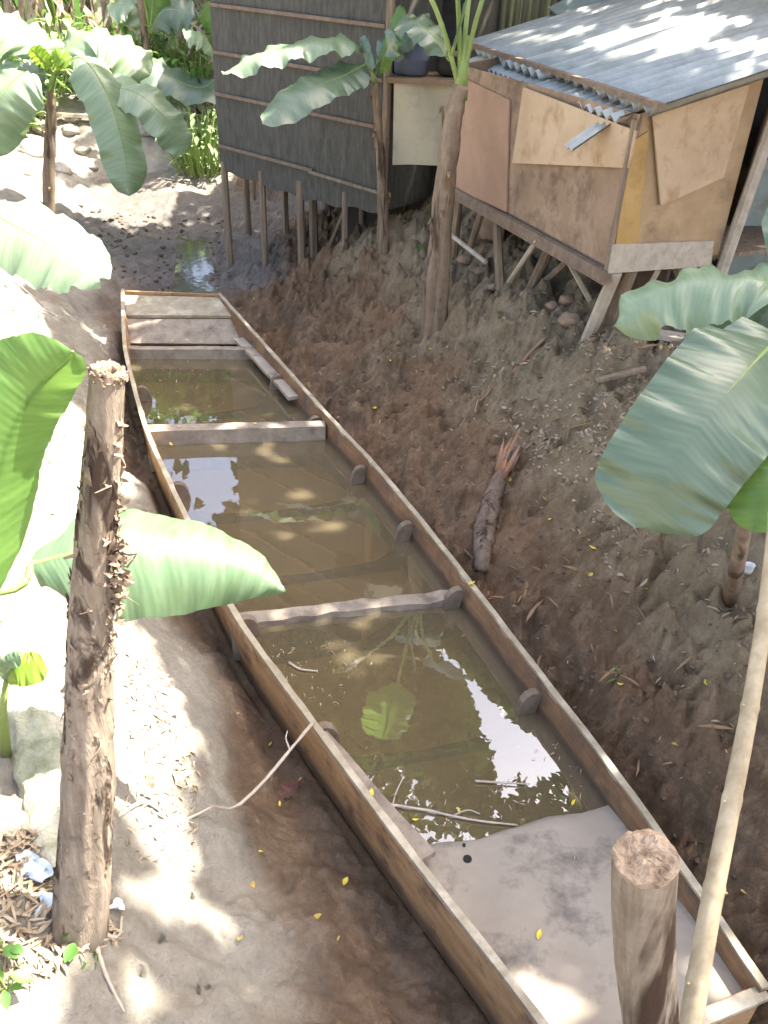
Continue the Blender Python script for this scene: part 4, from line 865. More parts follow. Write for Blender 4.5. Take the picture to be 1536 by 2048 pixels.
part('hollow_top', MB().add(V, [(i*m+j, i*m+(j+1) % m, (i+1)*m+(j+1) % m, (i+1)*m+j) for i in range(len(lv)-1) for j in range(m)]+[((len(lv)-1)*m+j, (len(lv)-1)*m+(j+1) % m, len(lv)*m) for j in range(m)]), 'post_top', stump, True)
fb = MB()
for k in range(26):   # fibres criss-crossing in the hollow
    a1, a2 = rs.uniform(0, 6.28, 2); q1 = c_+(u*cos(a1)+v*sin(a1))*.042+T*rs.uniform(-.012, .012); q2 = c_+(u*cos(a2)+v*sin(a2))*.042+T*rs.uniform(-.02, .008)
    fb.tube([q1, (q1+q2)/2-T*.006, q2], .0022, 4)
o = part('fibre', fb, 'post_top', stump); o['kind'] = 'stuff'
fl = MB(); nrow = R_.shape[0]
for k in range(330):
    t = rs.uniform(.05, .97); i = int(t*(nrow-2)); j = rs.integers(0, R_.shape[1]); p = R_[i, j]; c0 = R_[i].mean(0); d = unit(p-c0)
    big = 1.0
    dense = t > .45
    if not dense and rs.random() < .55: continue
    s = unit(np.cross(T, d)); w_ = rs.uniform(.004, .012)*big; l = rs.uniform(.010, .045)*(1 if rs.random() < .85 else 1.8); out = rs.uniform(.001, .008)*(1 if dense else .5); dirn = rs.choice([-1, 1])
    a1 = p-d*.003; a2 = p+T*l*.5*dirn+d*out*.7+s*rs.normal(0, .004); a3 = p+T*l*dirn+d*out*1.3+s*rs.normal(0, .012)
    fl.add([a1-s*w_, a1+s*w_, a2+s*w_*.9, a2-s*w_*.9, a3+s*w_*.4, a3-s*w_*.5], [(0, 1, 2, 3), (3, 2, 4, 5)])
o = part('peeling_bark', fl, 'flake', stump); o['kind'] = 'stuff'
fr = MB()  # frayed tuft bursting out of the right side
for k in range(170):
    t = rs.normal(.74, .085); t = min(max(t, .5), .93); i = int(t*(nrow-2)); c0 = R_[i].mean(0); d = unit(np.array([.93, rs.normal(-.1, .35), rs.normal(.0, .25)])); rr = np.linalg.norm(R_[i, 0]-c0)
    p = c0+d*rr*.85; hgt = math.exp(-((t-.74)/.07)**2)*.045+.010; q = p+d*rs.uniform(.3, 1)*hgt+T*rs.normal(0, .02); e = q+np.array(rs.normal(0, .012, 3)); s = unit(rs.normal(size=3))*rs.uniform(.003, .008)
    fr.add([p-s, p+s, q+s*1.2, q-s*1.2, e+s*.8, e-s*.8], [(0, 1, 2, 3), (3, 2, 4, 5)])
o = part('frayed_tuft', fr, 'flake', stump); o['kind'] = 'stuff'
pt = Pd(1297, 1722, 1.62); pbm = np.array([pt[0]+.05, pt[1]-.05, 0]); pbz = float(height(np.array([pbm[0]]), np.array([pbm[1]]), False)[0])
pbot = Pd(1300, 2330, 2.3)
post = thing('wooden_post', 'thick weathered wooden post with a ragged pale top beside the boat deck', 'post', tuple(pbot))
mb = MB(); R_, T, u, v = rough_post(mb, pbot-(pt-pbot)*.2, pt, .066, .0585, 8, amp=.13, lump=.03, n=60, m=48)
part('shaft', mb, 'post', post, True)
rim = R_[-1]; c_ = rim.mean(0); m = len(rim); V = []; rs = np.random.default_rng(6)
lv = [(1, 0), (1.03, .004), (.99, .011), (.88, .014), (.76, .014), (.64, .014), (.52, .014), (.4, .013), (.28, .013), (.15, .012)]
for k, (f_, dz) in enumerate(lv):
    for j in range(m):
        q = c_+(rim[j]-c_)*(f_*(1+.012*rs.normal()))+(u*rs.normal()+v*rs.normal())*(.0022 if k > 2 else 0); V.append(q+T*(dz+(.010*float(pn(np.array([q[0]*28]), np.array([q[1]*28]), 3.3)[0])+.008*float(pn(np.array([q[0]*90]), np.array([q[1]*90]), 1.3)[0]) if k > 0 else 0)))
V.append(c_+T*.012)
part('cut_top', MB().add(V, [(i*m+j, i*m+(j+1) % m, (i+1)*m+(j+1) % m, (i+1)*m+j) for i in range(len(lv)-1) for j in range(m)]+[((len(lv)-1)*m+j, (len(lv)-1)*m+(j+1) % m, len(lv)*m) for j in range(m)]), 'post_top', post, False)

# bamboo pole leaning across the right side
p0 = Pd(1362, 2180, 2.30); p1 = Pd(1560, 900, 2.3); pole_ = thing('bamboo_pole', 'pale bamboo pole leaning beside the weathered post in front of the boat', 'pole', tuple(p0))
kn = []; pv = p0
n = 120; pts = []; rad = []
nodes = [0.03, .17, .315, .455, .60, .75, .9]
for i in range(n+1):
    t = i/n; p = p0+(p1-p0)*t+np.array([.02*sin(t*3.1)-.012*sin(t*6.3), 0, 0]); pts.append(p); r = .0330*(1-.52*t)
    for q in nodes: r += .0026*math.exp(-((t-q)/.006)**2)-.0008*math.exp(-((t-q-.012)/.005)**2)
    rad.append(r)
part('culm', MB().tube(pts, rad, 18), 'bamboo', pole_, True)
for q in nodes[1:5]:
    i = int(q*n); d = unit(np.array([rs.choice([-1, 1]), -.3, .5])); part('branch_stub', MB().tube([pts[i]+d*rad[i]*.8, pts[i]+d*(rad[i]+.008)], [.005, .003], 5), 'bamboo', pole_)

# broken log in the mud right of the boat
lp = [ghit(x, y)+[0, 0, z_] for x, y, z_ in [(962,1150,.02),(966,1090,.04),(978,1030,.06),(1000,975,.10),(1028,930,.15)]]
log = thing('broken_log', 'peeled broken log with a reddish splintered end lying in the mud right of the boat', 'log', tuple(lp[2]-[0, 0, .08]))
P = bez(lp, 30); part('trunk', MB().tube(P, [.045+.022*sin(pi*min(1, i/22.)) for i in range(30)], 16, .10, seed=4), 'log', log, True)
mb = MB()
for k in range(16):
    a1 = P[20+k % 5]; d = unit(P[-1]-P[18]); s_ = unit(np.cross(d, UP)); a1 = a1+s_*rs.uniform(-.05, .05)+np.array([0, 0, rs.uniform(.0, .045)]); q = a1+d*rs.uniform(.10, .24)+s_*rs.normal(0, .02)+np.array([0, 0, rs.uniform(0, .05)])
    mb.tube([a1, (a1+q)/2, q], [.018, .016, .003], 5, .2, seed=k)
part('splintered_end', mb, 'root', log, True)

# ------------------------------------------------------------------ twigs
def twig(name, lab, pts, r, branches=(), mat='twig', cat='twig', group=None):
    o = thing(name, lab, cat, tuple(pts[0]), group); part('stem', MB().tube(bez(pts, 16), [r*(1-.5*i/16)*(1+.15*sin(i*2.1)) for i in range(16)], 6, .06), mat, o, True)
    for b_ in branches: part('branch', MB().tube(bez(b_, 8), [r*.6*(1-.6*i/8) for i in range(8)], 5), mat, o, True)
    return o
g1 = ghit(430, 1638)+[0, 0, .05]; g2 = ghit(385, 1640)+[0, 0, .02]; g3 = ghit(320, 1665)+[0, 0, .02]
gt = Pz(628, 1443, .03)
twig('twig', 'bent pale twig reaching from the left gunwale over to the bank', [gt, Pz(580, 1500, .06), Pz(530, 1560, .05), Pz(470, 1615, .06), g1+[0, 0, .03], g2, g3], .0085, [[Pz(580,1500,.06), Pz(572,1478,.08), Pz(575,1462,.09)]])
Zt = Z_W+.012
twig('twig', 'forked grey twig floating in the boat water near the deck', [Pz(x, y, Zt) for x, y in [(735,1600),(790,1611),(850,1620),(905,1632),(960,1642),(1035,1650)]], .008,
     [[Pz(785,1611,Zt), Pz(792,1585,Zt+.03), Pz(808,1552,Zt+.05)], [Pz(905,1632,Zt), Pz(935,1620,Zt+.01), Pz(960,1628,Zt)], [Pz(790,1611,Zt), Pz(775,1625,Zt), Pz(760,1630,Zt)]])
twig('twig', 'short submerged twig near the middle of the boat water', [Pz(x, y, Zt) for x, y in [(578,1325),(600,1338),(632,1342)]], .008, [], 'twig')
twig('twig', 'small stick lying on the water beside the sky reflection', [Pz(x, y, Zt) for x, y in [(950,1562),(1000,1565),(1060,1568)]], .006)
twig('root', 'reddish root snaking down the right bank below the hut', [ghit(x, y)+[0, 0, .02] for x, y in [(1090,680),(1060,710),(1030,745),(1000,765),(962,785),(950,830)]], .014, [[ghit(990,770)+[0,0,.02], ghit(965,800)+[0,0,.01], ghit(930,810)+[0,0,.01]]], 'root', 'root')
for k, (pts, lab) in enumerate([([(235,1640),(290,1610),(340,1640),(390,1650)], 'pale sunlit stick lying right of the dead stump'), ([(195,1900),(215,1960),(250,2030)], 'thin brown vine trailing down below the stump'), ([(180,1860),(235,1880),(245,1840)], 'curled dry tendril at the foot of the stump'), ([(0,565),(60,610),(120,640),(180,700)], 'long dry stem lying on the left bank below the wide leaf'), ([(0,540),(70,600),(140,660)], 'grey stem lying beside the long dry stem on the left bank')]):
    twig('stick', lab, [ghit(x, y)+[0, 0, .018] for x, y in pts], .009, cat='stick')

# planks and stones by the hut
def plank(lab, q, w_, h, mat, name='plank', up=.03): a = ghit(*q[0])+[0, 0, up]; b_ = ghit(*q[1])+[0, 0, up]; return solo(name, lab, 'plank', MB().beam(a, b_, w_, h), mat)
plank('pale squared plank lying on the bank below the hut', ((1288,678),(1420,700)), .12, .035, 'lightwood', up=.05)
plank('dark split board half buried in litter on the right bank', ((1190,770),(1290,745)), .05, .02, 'stilt')
plank('grey plank across the rocks on the far left bank', ((60,242),(230,250)), .14, .05, 'lightwood', up=.12)
def rock(lab, px, py, r, mat='stone', fl=.6, cat='stone', name='stone', group=None, seed=0, up=.0):
    c = ghit(px, py)+[0, 0, up]; V = []; n1_, n2_ = 12, 18
    for i in range(n1_+1):
        th = pi*i/n1_
        for j in range(n2_):
            ph = 2*pi*j/n2_; d = np.array([sin(th)*cos(ph), sin(th)*sin(ph), cos(th)]); k = 1+.35*float(pn(np.array([d[0]*1.3+seed*3.7]), np.array([d[1]*1.3]), d[2]*1.3+seed)[0])+.15*float(pn(np.array([d[0]*3+seed]), np.array([d[1]*3]), d[2]*3)[0]); V.append(c+d*r*k*np.array([1, 1, fl]))
    return solo(name, lab, cat, MB().add(V, [(i*n2_+j, i*n2_+(j+1) % n2_, (i+1)*n2_+(j+1) % n2_, (i+1)*n2_+j) for i in range(n1_) for j in range(n2_)]), mat, True, group)
for k, (x, y, r) in enumerate([(85,255,.22),(140,262,.16),(60,300,.25),(165,300,.14),(40,345,.2),(120,340,.17),(180,335,.12),(225,300,.15),(300,260,.2),(340,240,.18),(290,215,.2),(370,225,.2),(420,215,.22),(250,225,.18),(30,430,.2),(130,470,.12),(400,280,.16)]):
    rock('grey rock among others on the far bank of the creek', x, y, r, group='rocks on the far creek bank', seed=k)
for k, (x, y) in enumerate([(985,575),(1022,600),(1060,592),(1105,612),(1135,600),(1140,640),(1240,650),(1280,625),(1325,640),(960,545),(930,520)]):
    rock('brown rubble stone in the shade under the plywood hut', x, y, .05+.02*(k % 3), 'ply_dark', group='rubble under the plywood hut', seed=k+30)
for k, (x, y, r, lab) in enumerate([(70,1350,.10,'a'),(30,1560,.13,''),(110,1600,.12,'')]): pass
mr = ghit(110, 1560)
mo = thing('mossy_root', 'pale mossy buttress root behind the foot of the stump', 'root', tuple(mr))
mb = MB(); rough_post(mb, ghit(55, 1330)+[-.03, 0, .0], ghit(140, 1750)-[0, 0, .03], .085, .115, 21, amp=.5, lump=.30, n=50, m=36); part('root_body', mb, 'moss', mo, True)
# scraps
def scrap(name, lab, cat, px, py, r, mat, seed=0, up=.02, flat=.35):
    c = ghit(px, py)+[0, 0, up]; rs_ = np.random.default_rng(seed); n = 9; V = []
    for i in range(n):
        for j in range(n):
            x = (i/(n-1)-.5)*2; y = (j/(n-1)-.5)*2; k = 1+.3*sin(3*math.atan2(y, x)+seed); V.append(c+np.array([x*r*k, y*r*.8*k, r*flat*(sin(x*4+seed)*cos(y*5)+.4*rs_.normal()*.6)]))
    nn = len(V); Fc = [(i*n+j, (i+1)*n+j, (i+1)*n+j+1, i*n+j+1) for i in range(n-1) for j in range(n-1)]
    return solo(name, lab, cat, MB().add(V+[tuple(np.array(p)-[0, 0, .003]) for p in V], Fc+[tuple(q+nn for q in f[::-1]) for f in Fc]), mat, True)
scrap('plastic_bag', 'crumpled pale blue plastic bag at the foot of the stump', 'plastic bag', 108, 1820, .045, 'plastic', 1, .03, .5)
scrap('plastic_bag', 'dirty grey blue plastic bag left of the stump in the leaf litter', 'plastic bag', 62, 1745, .06, 'plastic', 2, .02)
scrap('wrapper', 'torn pinkish wrapper right of the stump foot', 'wrapper', 236, 1815, .022, 'white', 3)
scrap('wrapper', 'dull pink wrapper in the litter left of the stump', 'wrapper', 75, 1690, .04, 'pink', 4, .01)
scrap('plastic_scrap', 'dirty white plastic scrap in the dark mud on the right bank', 'plastic scrap', 1370, 1150, .04, 'stone', 5, .02)
scrap('cloth_scrap', 'faded red cloth scrap in the mud against the left hull', 'cloth', 568, 1585, .055, 'dull_red', 6, .02, .3)
c_ = ghit(1494, 1148)+[0, 0, .01]; t = thing('plastic_cup', 'small white plastic cup lying on the right bank behind the bamboo pole', 'cup', tuple(c_))
part('cup_body', lathe([(.018, 0), (.021, .02), (.024, .045), (.026, .047), (.022, .044), (.016, .005)], c_), 'white', t, True)

# ------------------------------------------------------------------ fallen leaves, one by one
def leaf_mesh(L, W, curl, seed):
    V = []; n = 6
    for i in range(n+1):
        t = i/n; w_ = W*math.sin(pi*min(1, t*.97+.02))**.8; z = curl*(t-.5)**2*L*4*.25
        V += [(-w_, (t-.5)*L, z+abs(w_)*.4), (0, (t-.5)*L, z), (w_, (t-.5)*L, z+abs(w_)*.4)]
    return V, [(i*3+j, i*3+j+1, i*3+j+4, i*3+j+3) for i in range(n) for j in range(2)]
def fallen(px, py, z, lab, group, mat='yellow', L=.045, seed=0):
    p = Pz(px, py, z) if z is not None else ghit(px, py, True)+[0, 0, .006]
    rs_ = np.random.default_rng(seed+int(px)); L *= rs_.uniform(.6, 1.1); V, Fc = leaf_mesh(L, L*rs_.uniform(.17, .27), rs_.uniform(.2, 1.1), seed)
    me = bpy.data.meshes.new('fallen_leaf'); me.from_pydata(V, [], Fc); me.materials.append(M[mat if mat != 'yellow' or rs_.random() < .6 else 'yellow_brown']); o = link(bpy.data.objects.new('fallen_leaf', me)); o.location = p
    o.rotation_euler = (rs_.normal(0, .2), rs_.normal(0, .2), rs_.uniform(0, 6.28)); o['label'] = lab; o['category'] = 'leaf'
    if group: o['group'] = group
for px, py, L, lab in [(1078,1870,.05,'largest yellow leaf on the near deck of the boat'),(1142,1917,.036,'yellow leaf on the deck just left of the post'),(1215,1743,.036,'yellow leaf on the deck beside the ragged post top'),(918,1818,.03,'yellow leaf at the left edge of the near deck'),(1400,1968,.032,'yellow leaf on the deck right of the bamboo pole'),(1408,1885,.032,'yellow green leaf between the bamboo pole and right gunwale')]:
    fallen(px, py, (-.125 if py < 1800 else -.10) if py < 1950 else -.075, lab, None, L=L)
for px, py, lab in [(918,1622,'orange yellow leaf stuck on the floating twig'),(830,1640,'yellow leaf floating left of the floating twig'),(1030,1556,'yellow leaf floating at the tip of the sky reflection'),(385,742,'yellow leaf floating at the far end of the boat'),(1145,1605,'pale yellow leaf at the water edge of the deck')]:
    fallen(px, py, Z_W+.008, lab, None, L=.045)
fallen(943, 1168, .02, 'yellow leaf on the right gunwale at the near thwart', None, L=.05); fallen(1160, 1446, .02, 'yellow speck of leaf on the right gunwale above the deck', None, L=.03)
fallen(742, 1588, -.03, 'brown yellow leaf on the left ledge', None, L=.05)
for px, py in [(358,853),(510,847),(342,888)]: fallen(px, py, -.035, 'yellow leaf on the far thwart', 'yellow leaves on the far thwart', L=.04)
for px, py in [(375,680),(345,682),(405,684),(440,668)]: fallen(px, py, -.12, 'yellow leaf at the foot of the bow board', 'yellow leaves inside the bow', L=.04)
for px, py in [(510,597),(568,594),(618,576),(508,600),(780,722),(812,724),(735,785),(748,818),(590,815),(678,892),(655,690),(975,812),(1185,1098),(1180,1152),(1228,1262),(1410,1368),(1500,1400),(1168,1075),(1090,1000),(862,700),(930,760),(1020,960),(1240,1370),(1488,1786),(1350,1490),(1120,950),(1290,1180),(1100,1040)]:
    fallen(px, py, None, 'yellow leaf on the muddy right bank', 'yellow leaves on the right bank', L=.05)
for px, py in [(634,1835),(676,1880),(475,1430),(540,1490),(600,1560),(480,1880),(690,1765),(505,1770),(560,1610),(520,1705)]:
    fallen(px, py, None, 'yellow leaf in the mud left of the boat', 'yellow leaves left of the boat', L=.042)

# ------------------------------------------------------------------ countless small stuff
def cards(name, C, Lr, Wr, mat, flat=True, seed=0, thick=0):
    rs_ = np.random.default_rng(seed); n = len(C); C = np.array(C); L = rs_.uniform(*Lr, n); W = rs_.uniform(*Wr, n)
    a = rs_.uniform(0, 2*pi, n); tl = rs_.normal(0, .35 if flat else 1.2, n); d = np.stack([np.cos(a)*np.cos(tl), np.sin(a)*np.cos(tl), np.sin(tl)], 1)
    up = np.stack([rs_.normal(0, .35, n), rs_.normal(0, .35, n), np.ones(n)], 1) if flat else rs_.normal(size=(n, 3))
    s = np.cross(d, up); s /= np.linalg.norm(s, axis=1)[:, None]+1e-9; N = np.cross(s, d)
    d = d*L[:, None]; s = s*W[:, None]; k = N*(W*.55)[:, None]
    V = np.stack([C-d*.5, C-d*.12+s*.5+k, C-d*.12-s*.5+k, C+d*.25+s*.42+k*.8, C+d*.25-s*.42+k*.8, C+d*.55, C-d*.12, C+d*.25], 1).reshape(-1, 3)
    base = (np.arange(n)*8)[:, None]
    tris = np.array([[0, 6, 1, -1], [0, 2, 6, -1], [6, 7, 3, 1], [2, 4, 7, 6], [7, 5, 3, -1], [4, 5, 7, -1]])
    Fc = []
    for f in tris:
        f_ = f[f >= 0]; Fc.append((base+f_[None]))
    me = bpy.data.meshes.new(name); loops = []; starts = []; tot = []; pos = 0
    for blk in Fc: loops.append(blk.ravel()); k_ = blk.shape[1]; starts.append(np.arange(n)*k_+pos); tot.append(np.full(n, k_)); pos += n*k_
    loops = np.concatenate(loops); starts = np.concatenate(starts); tot = np.concatenate(tot)
    org = C.mean(0); me.vertices.add(len(V)); me.vertices.foreach_set('co', (V-org).ravel().astype(np.float32)); me.loops.add(len(loops)); me.loops.foreach_set('vertex_index', loops.astype(np.int32))
    me.polygons.add(len(starts)); me.polygons.foreach_set('loop_start', starts.astype(np.int32)); me.polygons.foreach_set('loop_total', tot.astype(np.int32)); me.update(calc_edges=True); me.validate()
    me.materials.append(M[mat]); o = link(bpy.data.objects.new(name, me)); o.location = org; return o
def setp(o, lab, cat, kind='stuff'): o['label'] = lab; o['category'] = cat; o['kind'] = kind
def scatter(polys, n, seed, z=.3, up=.008):
    rs_ = np.random.default_rng(seed); out = []
    for poly in polys:
        P = np.array([Pz(x, y, z)[:2] for x, y in poly]); lo, hi = P.min(0), P.max(0); q = rs_.uniform(lo, hi, (n*4, 2)); q = q[inpoly(q[:, 0], q[:, 1], [tuple(p) for p in P])][:n]; out.append(q)
    q = np.concatenate(out); z_ = height(q[:, 0], q[:, 1]); return np.c_[q, z_+up]
C = scatter([[(-150,1690),(120,1680),(230,1820),(150,1900),(60,1990),(-150,2060)]], 900, 1, .4, .012); setp(cards('leaf_litter', C, (.03, .09), (.006, .016), 'litter', seed=2), 'dry curled leaf litter around the foot of the stump', 'leaf litter')
C = scatter([[(1050,640),(1500,640),(1560,1250),(1300,1080),(1180,900),(1000,760),(880,680)]], 1100, 3, .65); setp(cards('leaf_litter', C, (.02, .07), (.006, .018), 'litter', seed=4), 'dry chips and leaf litter on the pale crest of the right bank', 'leaf litter')
C = scatter([[(700,560),(900,640),(1200,900),(1500,1250),(1500,1800),(1250,1450),(900,1000),(600,700)]], 420, 5, .2); setp(cards('leaf_litter', C, (.015, .05), (.004, .012), 'litter', seed=6), 'scattered chips in the dark mud right of the boat', 'leaf litter')
C = scatter([[(-200,560),(100,640),(150,900),(120,1300),(-200,1500)], [(250,1250),(330,1280),(400,1480),(380,1650),(250,1700)]], 260, 7, .25); setp(cards('leaf_litter', C, (.015, .06), (.004, .014), 'litter', seed=8), 'sparse dry chips on the sunlit left bank', 'leaf litter')
def pebbles(name, C, r, mat, lab, seed):
    rs_ = np.random.default_rng(seed); ico = np.array([(0,0,1),(.9,0,.4),(.28,.85,.4),(-.72,.53,.4),(-.72,-.53,.4),(.28,-.85,.4),(.72,.53,-.4),(-.28,.85,-.4),(-.9,0,-.4),(-.28,-.85,-.4),(.72,-.53,-.4),(0,0,-1)])
    F_ = [(0,1,2),(0,2,3),(0,3,4),(0,4,5),(0,5,1),(1,6,2),(2,7,3),(3,8,4),(4,9,5),(5,10,1),(2,6,7),(3,7,8),(4,8,9),(5,9,10),(1,10,6),(6,11,7),(7,11,8),(8,11,9),(9,11,10),(10,11,6)]
    V = []; Fc = []
    for i, c in enumerate(C):
        k = rs_.uniform(*r); sc = k*np.array([rs_.uniform(.7, 1.3), rs_.uniform(.7, 1.3), rs_.uniform(.3, .8)]); V.append(c+ico*sc*(1+.18*rs_.normal(size=(12, 1)))); Fc += [tuple(j+12*i for j in f) for f in F_]
    V = np.concatenate(V); o = mesh_obj(name, V, Fc, M[mat], V.mean(0), True); setp(o, lab, 'gravel')
pebbles('gravel', scatter([[(1180,640),(1450,660),(1380,720),(1250,780),(1130,740)], [(1000,700),(1250,760),(1300,1050),(1180,900)]], 260, 9, .8, -.004), (.005, .020), 'rubble', 'pale rubble and shells below the plywood hut', 1)
pebbles('gravel', scatter([[(150,440),(450,440),(480,560),(250,620)]], 260, 11, -.35, .0), (.012, .04), 'clod', 'dark clods in the wet creek bed beyond the boat', 2)
pebbles('gravel', scatter([[(600,600),(900,800),(1500,1500),(1500,1900),(1300,1550),(900,1000)]], 420, 13, .0, -.004), (.005, .022), 'clod', 'clods of dark mud on the bank right of the boat', 3)
C = scatter([[(770,1590),(1180,1470),(1225,1590),(900,1672),(850,1680)], [(500,1290),(700,1280),(700,1420),(560,1400)], [(270,720),(440,715),(450,840),(300,840)]], 55, 15, Z_W, 0); C[:, 2] = Z_W+.006; setp(cards('floating_debris', C, (.008, .04), (.003, .010), 'litter', seed=16), 'bits of leaf and bark floating on the boat water', 'debris')
C = scatter([[(1050,660),(1450,700),(1300,1000),(1150,900),(960,720)], [(950,900),(1200,1000),(1500,1300),(1450,1600),(1100,1150)]], 42, 17, .6, .012); setp(cards('dry_sheaths', C, (.08, .22), (.010, .028), 'leaf_dry', seed=18), 'strips of dry banana sheath strewn over the right bank', 'leaf litter')
C = scatter([[(880,1700),(1240,1620),(1480,1960),(1080,1990)]], 70, 19, -.1, 0); C[:, 2] = -.158+.115*np.clip((3.0-C[:, 1])/1.45, 0, 1)+.010; setp(cards('deck_crumbs', C, (.004, .018), (.002, .006), 'litter', seed=20), 'crumbs of leaf and mud on the near deck', 'debris')
# herbs
def herb(px, py, n, L, mat, lab, seed, hh=.12, cat='herb', name='herb', wd=.32, group=None, W=None):
    b_ = ghit(px, py); t_ = thing(name, lab, cat, tuple(b_), group); rs_ = np.random.default_rng(seed); st = MB(); lf = MB()
    for k in range(n):
        a = rs_.uniform(0, 6.28); l = hh*rs_.uniform(.3 if hh < .5 else .08, 1); sp_ = rs_.uniform(.1, .7); o_ = b_+(np.array([cos(a), sin(a), 0])*rs_.uniform(0, .45) if hh > .5 else 0); tip_ = o_+np.array([cos(a)*l*sp_, sin(a)*l*sp_, l]); st.tube([o_, (o_+tip_)/2+[0, 0, l*.08], tip_], .0025*max(1, hh*4), 4)
        d = unit(np.array([cos(a), sin(a), rs_.normal(.0, .5)])); s_ = unit(np.cross(d, UP)); nn_ = np.cross(s_, d); ll = L*rs_.uniform(.6, 1.2); w_ = ll*wd
        pts_ = []
        for i in range(5):
            t = i/4; q = tip_+d*ll*t-np.array([0, 0, 1])*ll*.25*t*t; ww = w_*sin(pi*min(.98, t*.9+.08)); pts_ += [q-s_*ww+nn_*ww*.3, q, q+s_*ww+nn_*ww*.3]
        lf.add(pts_, [(i*3+j, i*3+j+1, i*3+j+4, i*3+j+3) for i in range(4) for j in range(2)])
    o = part('stem', st, 'midrib', t_); o['kind'] = 'stuff'; o = part('foliage', lf, mat, t_, True); o['kind'] = 'stuff'; return t_
herb(160, 1900, 7, .05, 'herb', 'small green herb sprouting at the foot of the stump', 1, .10)
herb(192, 1930, 4, .05, 'herb', 'green seedling with round leaves just right of the stump herb', 2, .05)
herb(15, 1985, 9, .055, 'herb', 'leafy green herb in the bottom left corner', 3, .10)
herb(10, 1905, 5, .05, 'herb', 'small herb at the left edge above the corner herb', 4, .08)
herb(80, 640, 6, .05, 'herb', 'tiny green weed on the sunlit left bank', 5, .06)
herb(1238, 1372, 3, .06, 'herb', 'single grass shoot in the mud right of the boat', 6, .10, wd=.12)
herb(850, 505, 5, .07, 'herb', 'small weed on the bank left of the tall banana stem', 7, .08)
herb(405, 345, 240, .15, 'shrub', 'bushy sunlit shrub with narrow pale leaves beside the reed house', 8, .95, 'shrub', 'shrub', .22)
herb(445, 300, 150, .15, 'shrub', 'pale leafy shrub tucked against the corner of the reed house', 9, .75, 'shrub', 'shrub', .22)
for k, (x, y, hh, lab) in enumerate([(20,255,.9,'leafy bush at the left edge behind the sunlit bank'),(75,205,.8,'green bush behind the stem of the left bank banana plant'),(190,190,.8,'broad bush in the middle of the far bank'),(255,160,.9,'bush left of the dark stemmed banana clump'),(345,165,.9,'bush right of the dark stemmed banana clump'),(395,205,.8,'bush between the banana clump and the reed house'),(130,150,1.0,'tall bush at the foot of the dry stalks')]):
    herb(x, y, 150, .22, 'herb' if k % 2 else 'shrub', lab, 40+k, hh, 'bush', 'bush', .26)
# ------------------------------------------------------------------ undergrowth at the far end of the creek
rs = np.random.default_rng(21); mbs = {'litter': MB(), 'herb': MB(), 'twig': MB()}
for k in range(1500):
    x = rs.uniform(-10.5, -1.0); y = rs.uniform(17.2, 21.5); z = float(hbase(np.array([x]), np.array([y]))[0])-.1; l = rs.uniform(.7, 2.6)*(.4 if -5.4 < x < -3.3 else 1); r_ = rs.random()
    w_ = rs.uniform(.012, .05); lean_ = rs.normal(0, .28); a = np.array([x, y, z]); b_ = a+np.array([lean_*l, rs.normal(0, .2)*l, l]); mid = (a+b_)/2+np.array([rs.normal(0, .1), 0, 0]); s_ = np.array([w_, rs.normal(0, w_), 0])
    mk_ = 'litter' if r_ < .5 else ('herb' if r_ < .72 else 'twig')
    mbs[mk_].add([a-s_, a+s_, mid+s_*1.2, mid-s_*1.2, b_+s_*.2+[lean_*.3, 0, -.12*l], b_-s_*.2+[lean_*.3, 0, -.12*l]], [(0, 1, 2, 3), (3, 2, 4, 5)])
for mt, lab in (('litter', 'tangle of dry brown stalks at the back of the creek'), ('herb', 'green reeds among dry stalks at the back of the creek'), ('twig', 'pale bare stems at the back of the creek')):
    o = mesh_obj('undergrowth', mbs[mt].v, mbs[mt].f, M[mt], (-6, 19, 1.6), False); setp(o, lab, 'undergrowth')

# ------------------------------------------------------------------ unseen trees for dappled shade and water reflections, crowns cut to shape both
def P2(z, *L): return [tuple(Pz(x, y, z)[:2]) for x, y in L]
LITG = [P2(.2, (0,540),(60,620),(150,700),(165,800),(175,900),(245,1220),(345,1240),(415,1360),(425,1480),(440,1600),(385,1690),(250,1610),(130,1650),(60,1700),(0,1760),(-900,1900),(-1500,540)),
        P2(-.25, (-900,372),(-200,360),(60,372),(140,396),(220,372),(270,384),(352,388),(345,430),(250,446),(150,432),(60,480),(0,520),(-900,520))]
DIS = []
ROOFSP = [(1300,85,2.4,.30),(1360,100,2.4,.22),(1240,75,2.4,.22),(1180,95,2.4,.16),(1420,60,2.4,.2),(1330,60,2.4,.3),(1150,70,2.4,.15),(1060,85,2.35,.14),(1480,90,2.4,.09),(1050,70,2.4,.10),(1010,80,2.35,.07),(1110,60,2.4,.06),(1390,150,2.4,.05),(1180,165,2.35,.04),(1230,120,2.4,.08),(1310,215,2.33,.05),(1500,150,2.4,.06),(1330,30,2.5,.12)]
def spot(px, py, z, r): q = Pz(px, py, z); DIS.append((q[0], q[1], z, r))
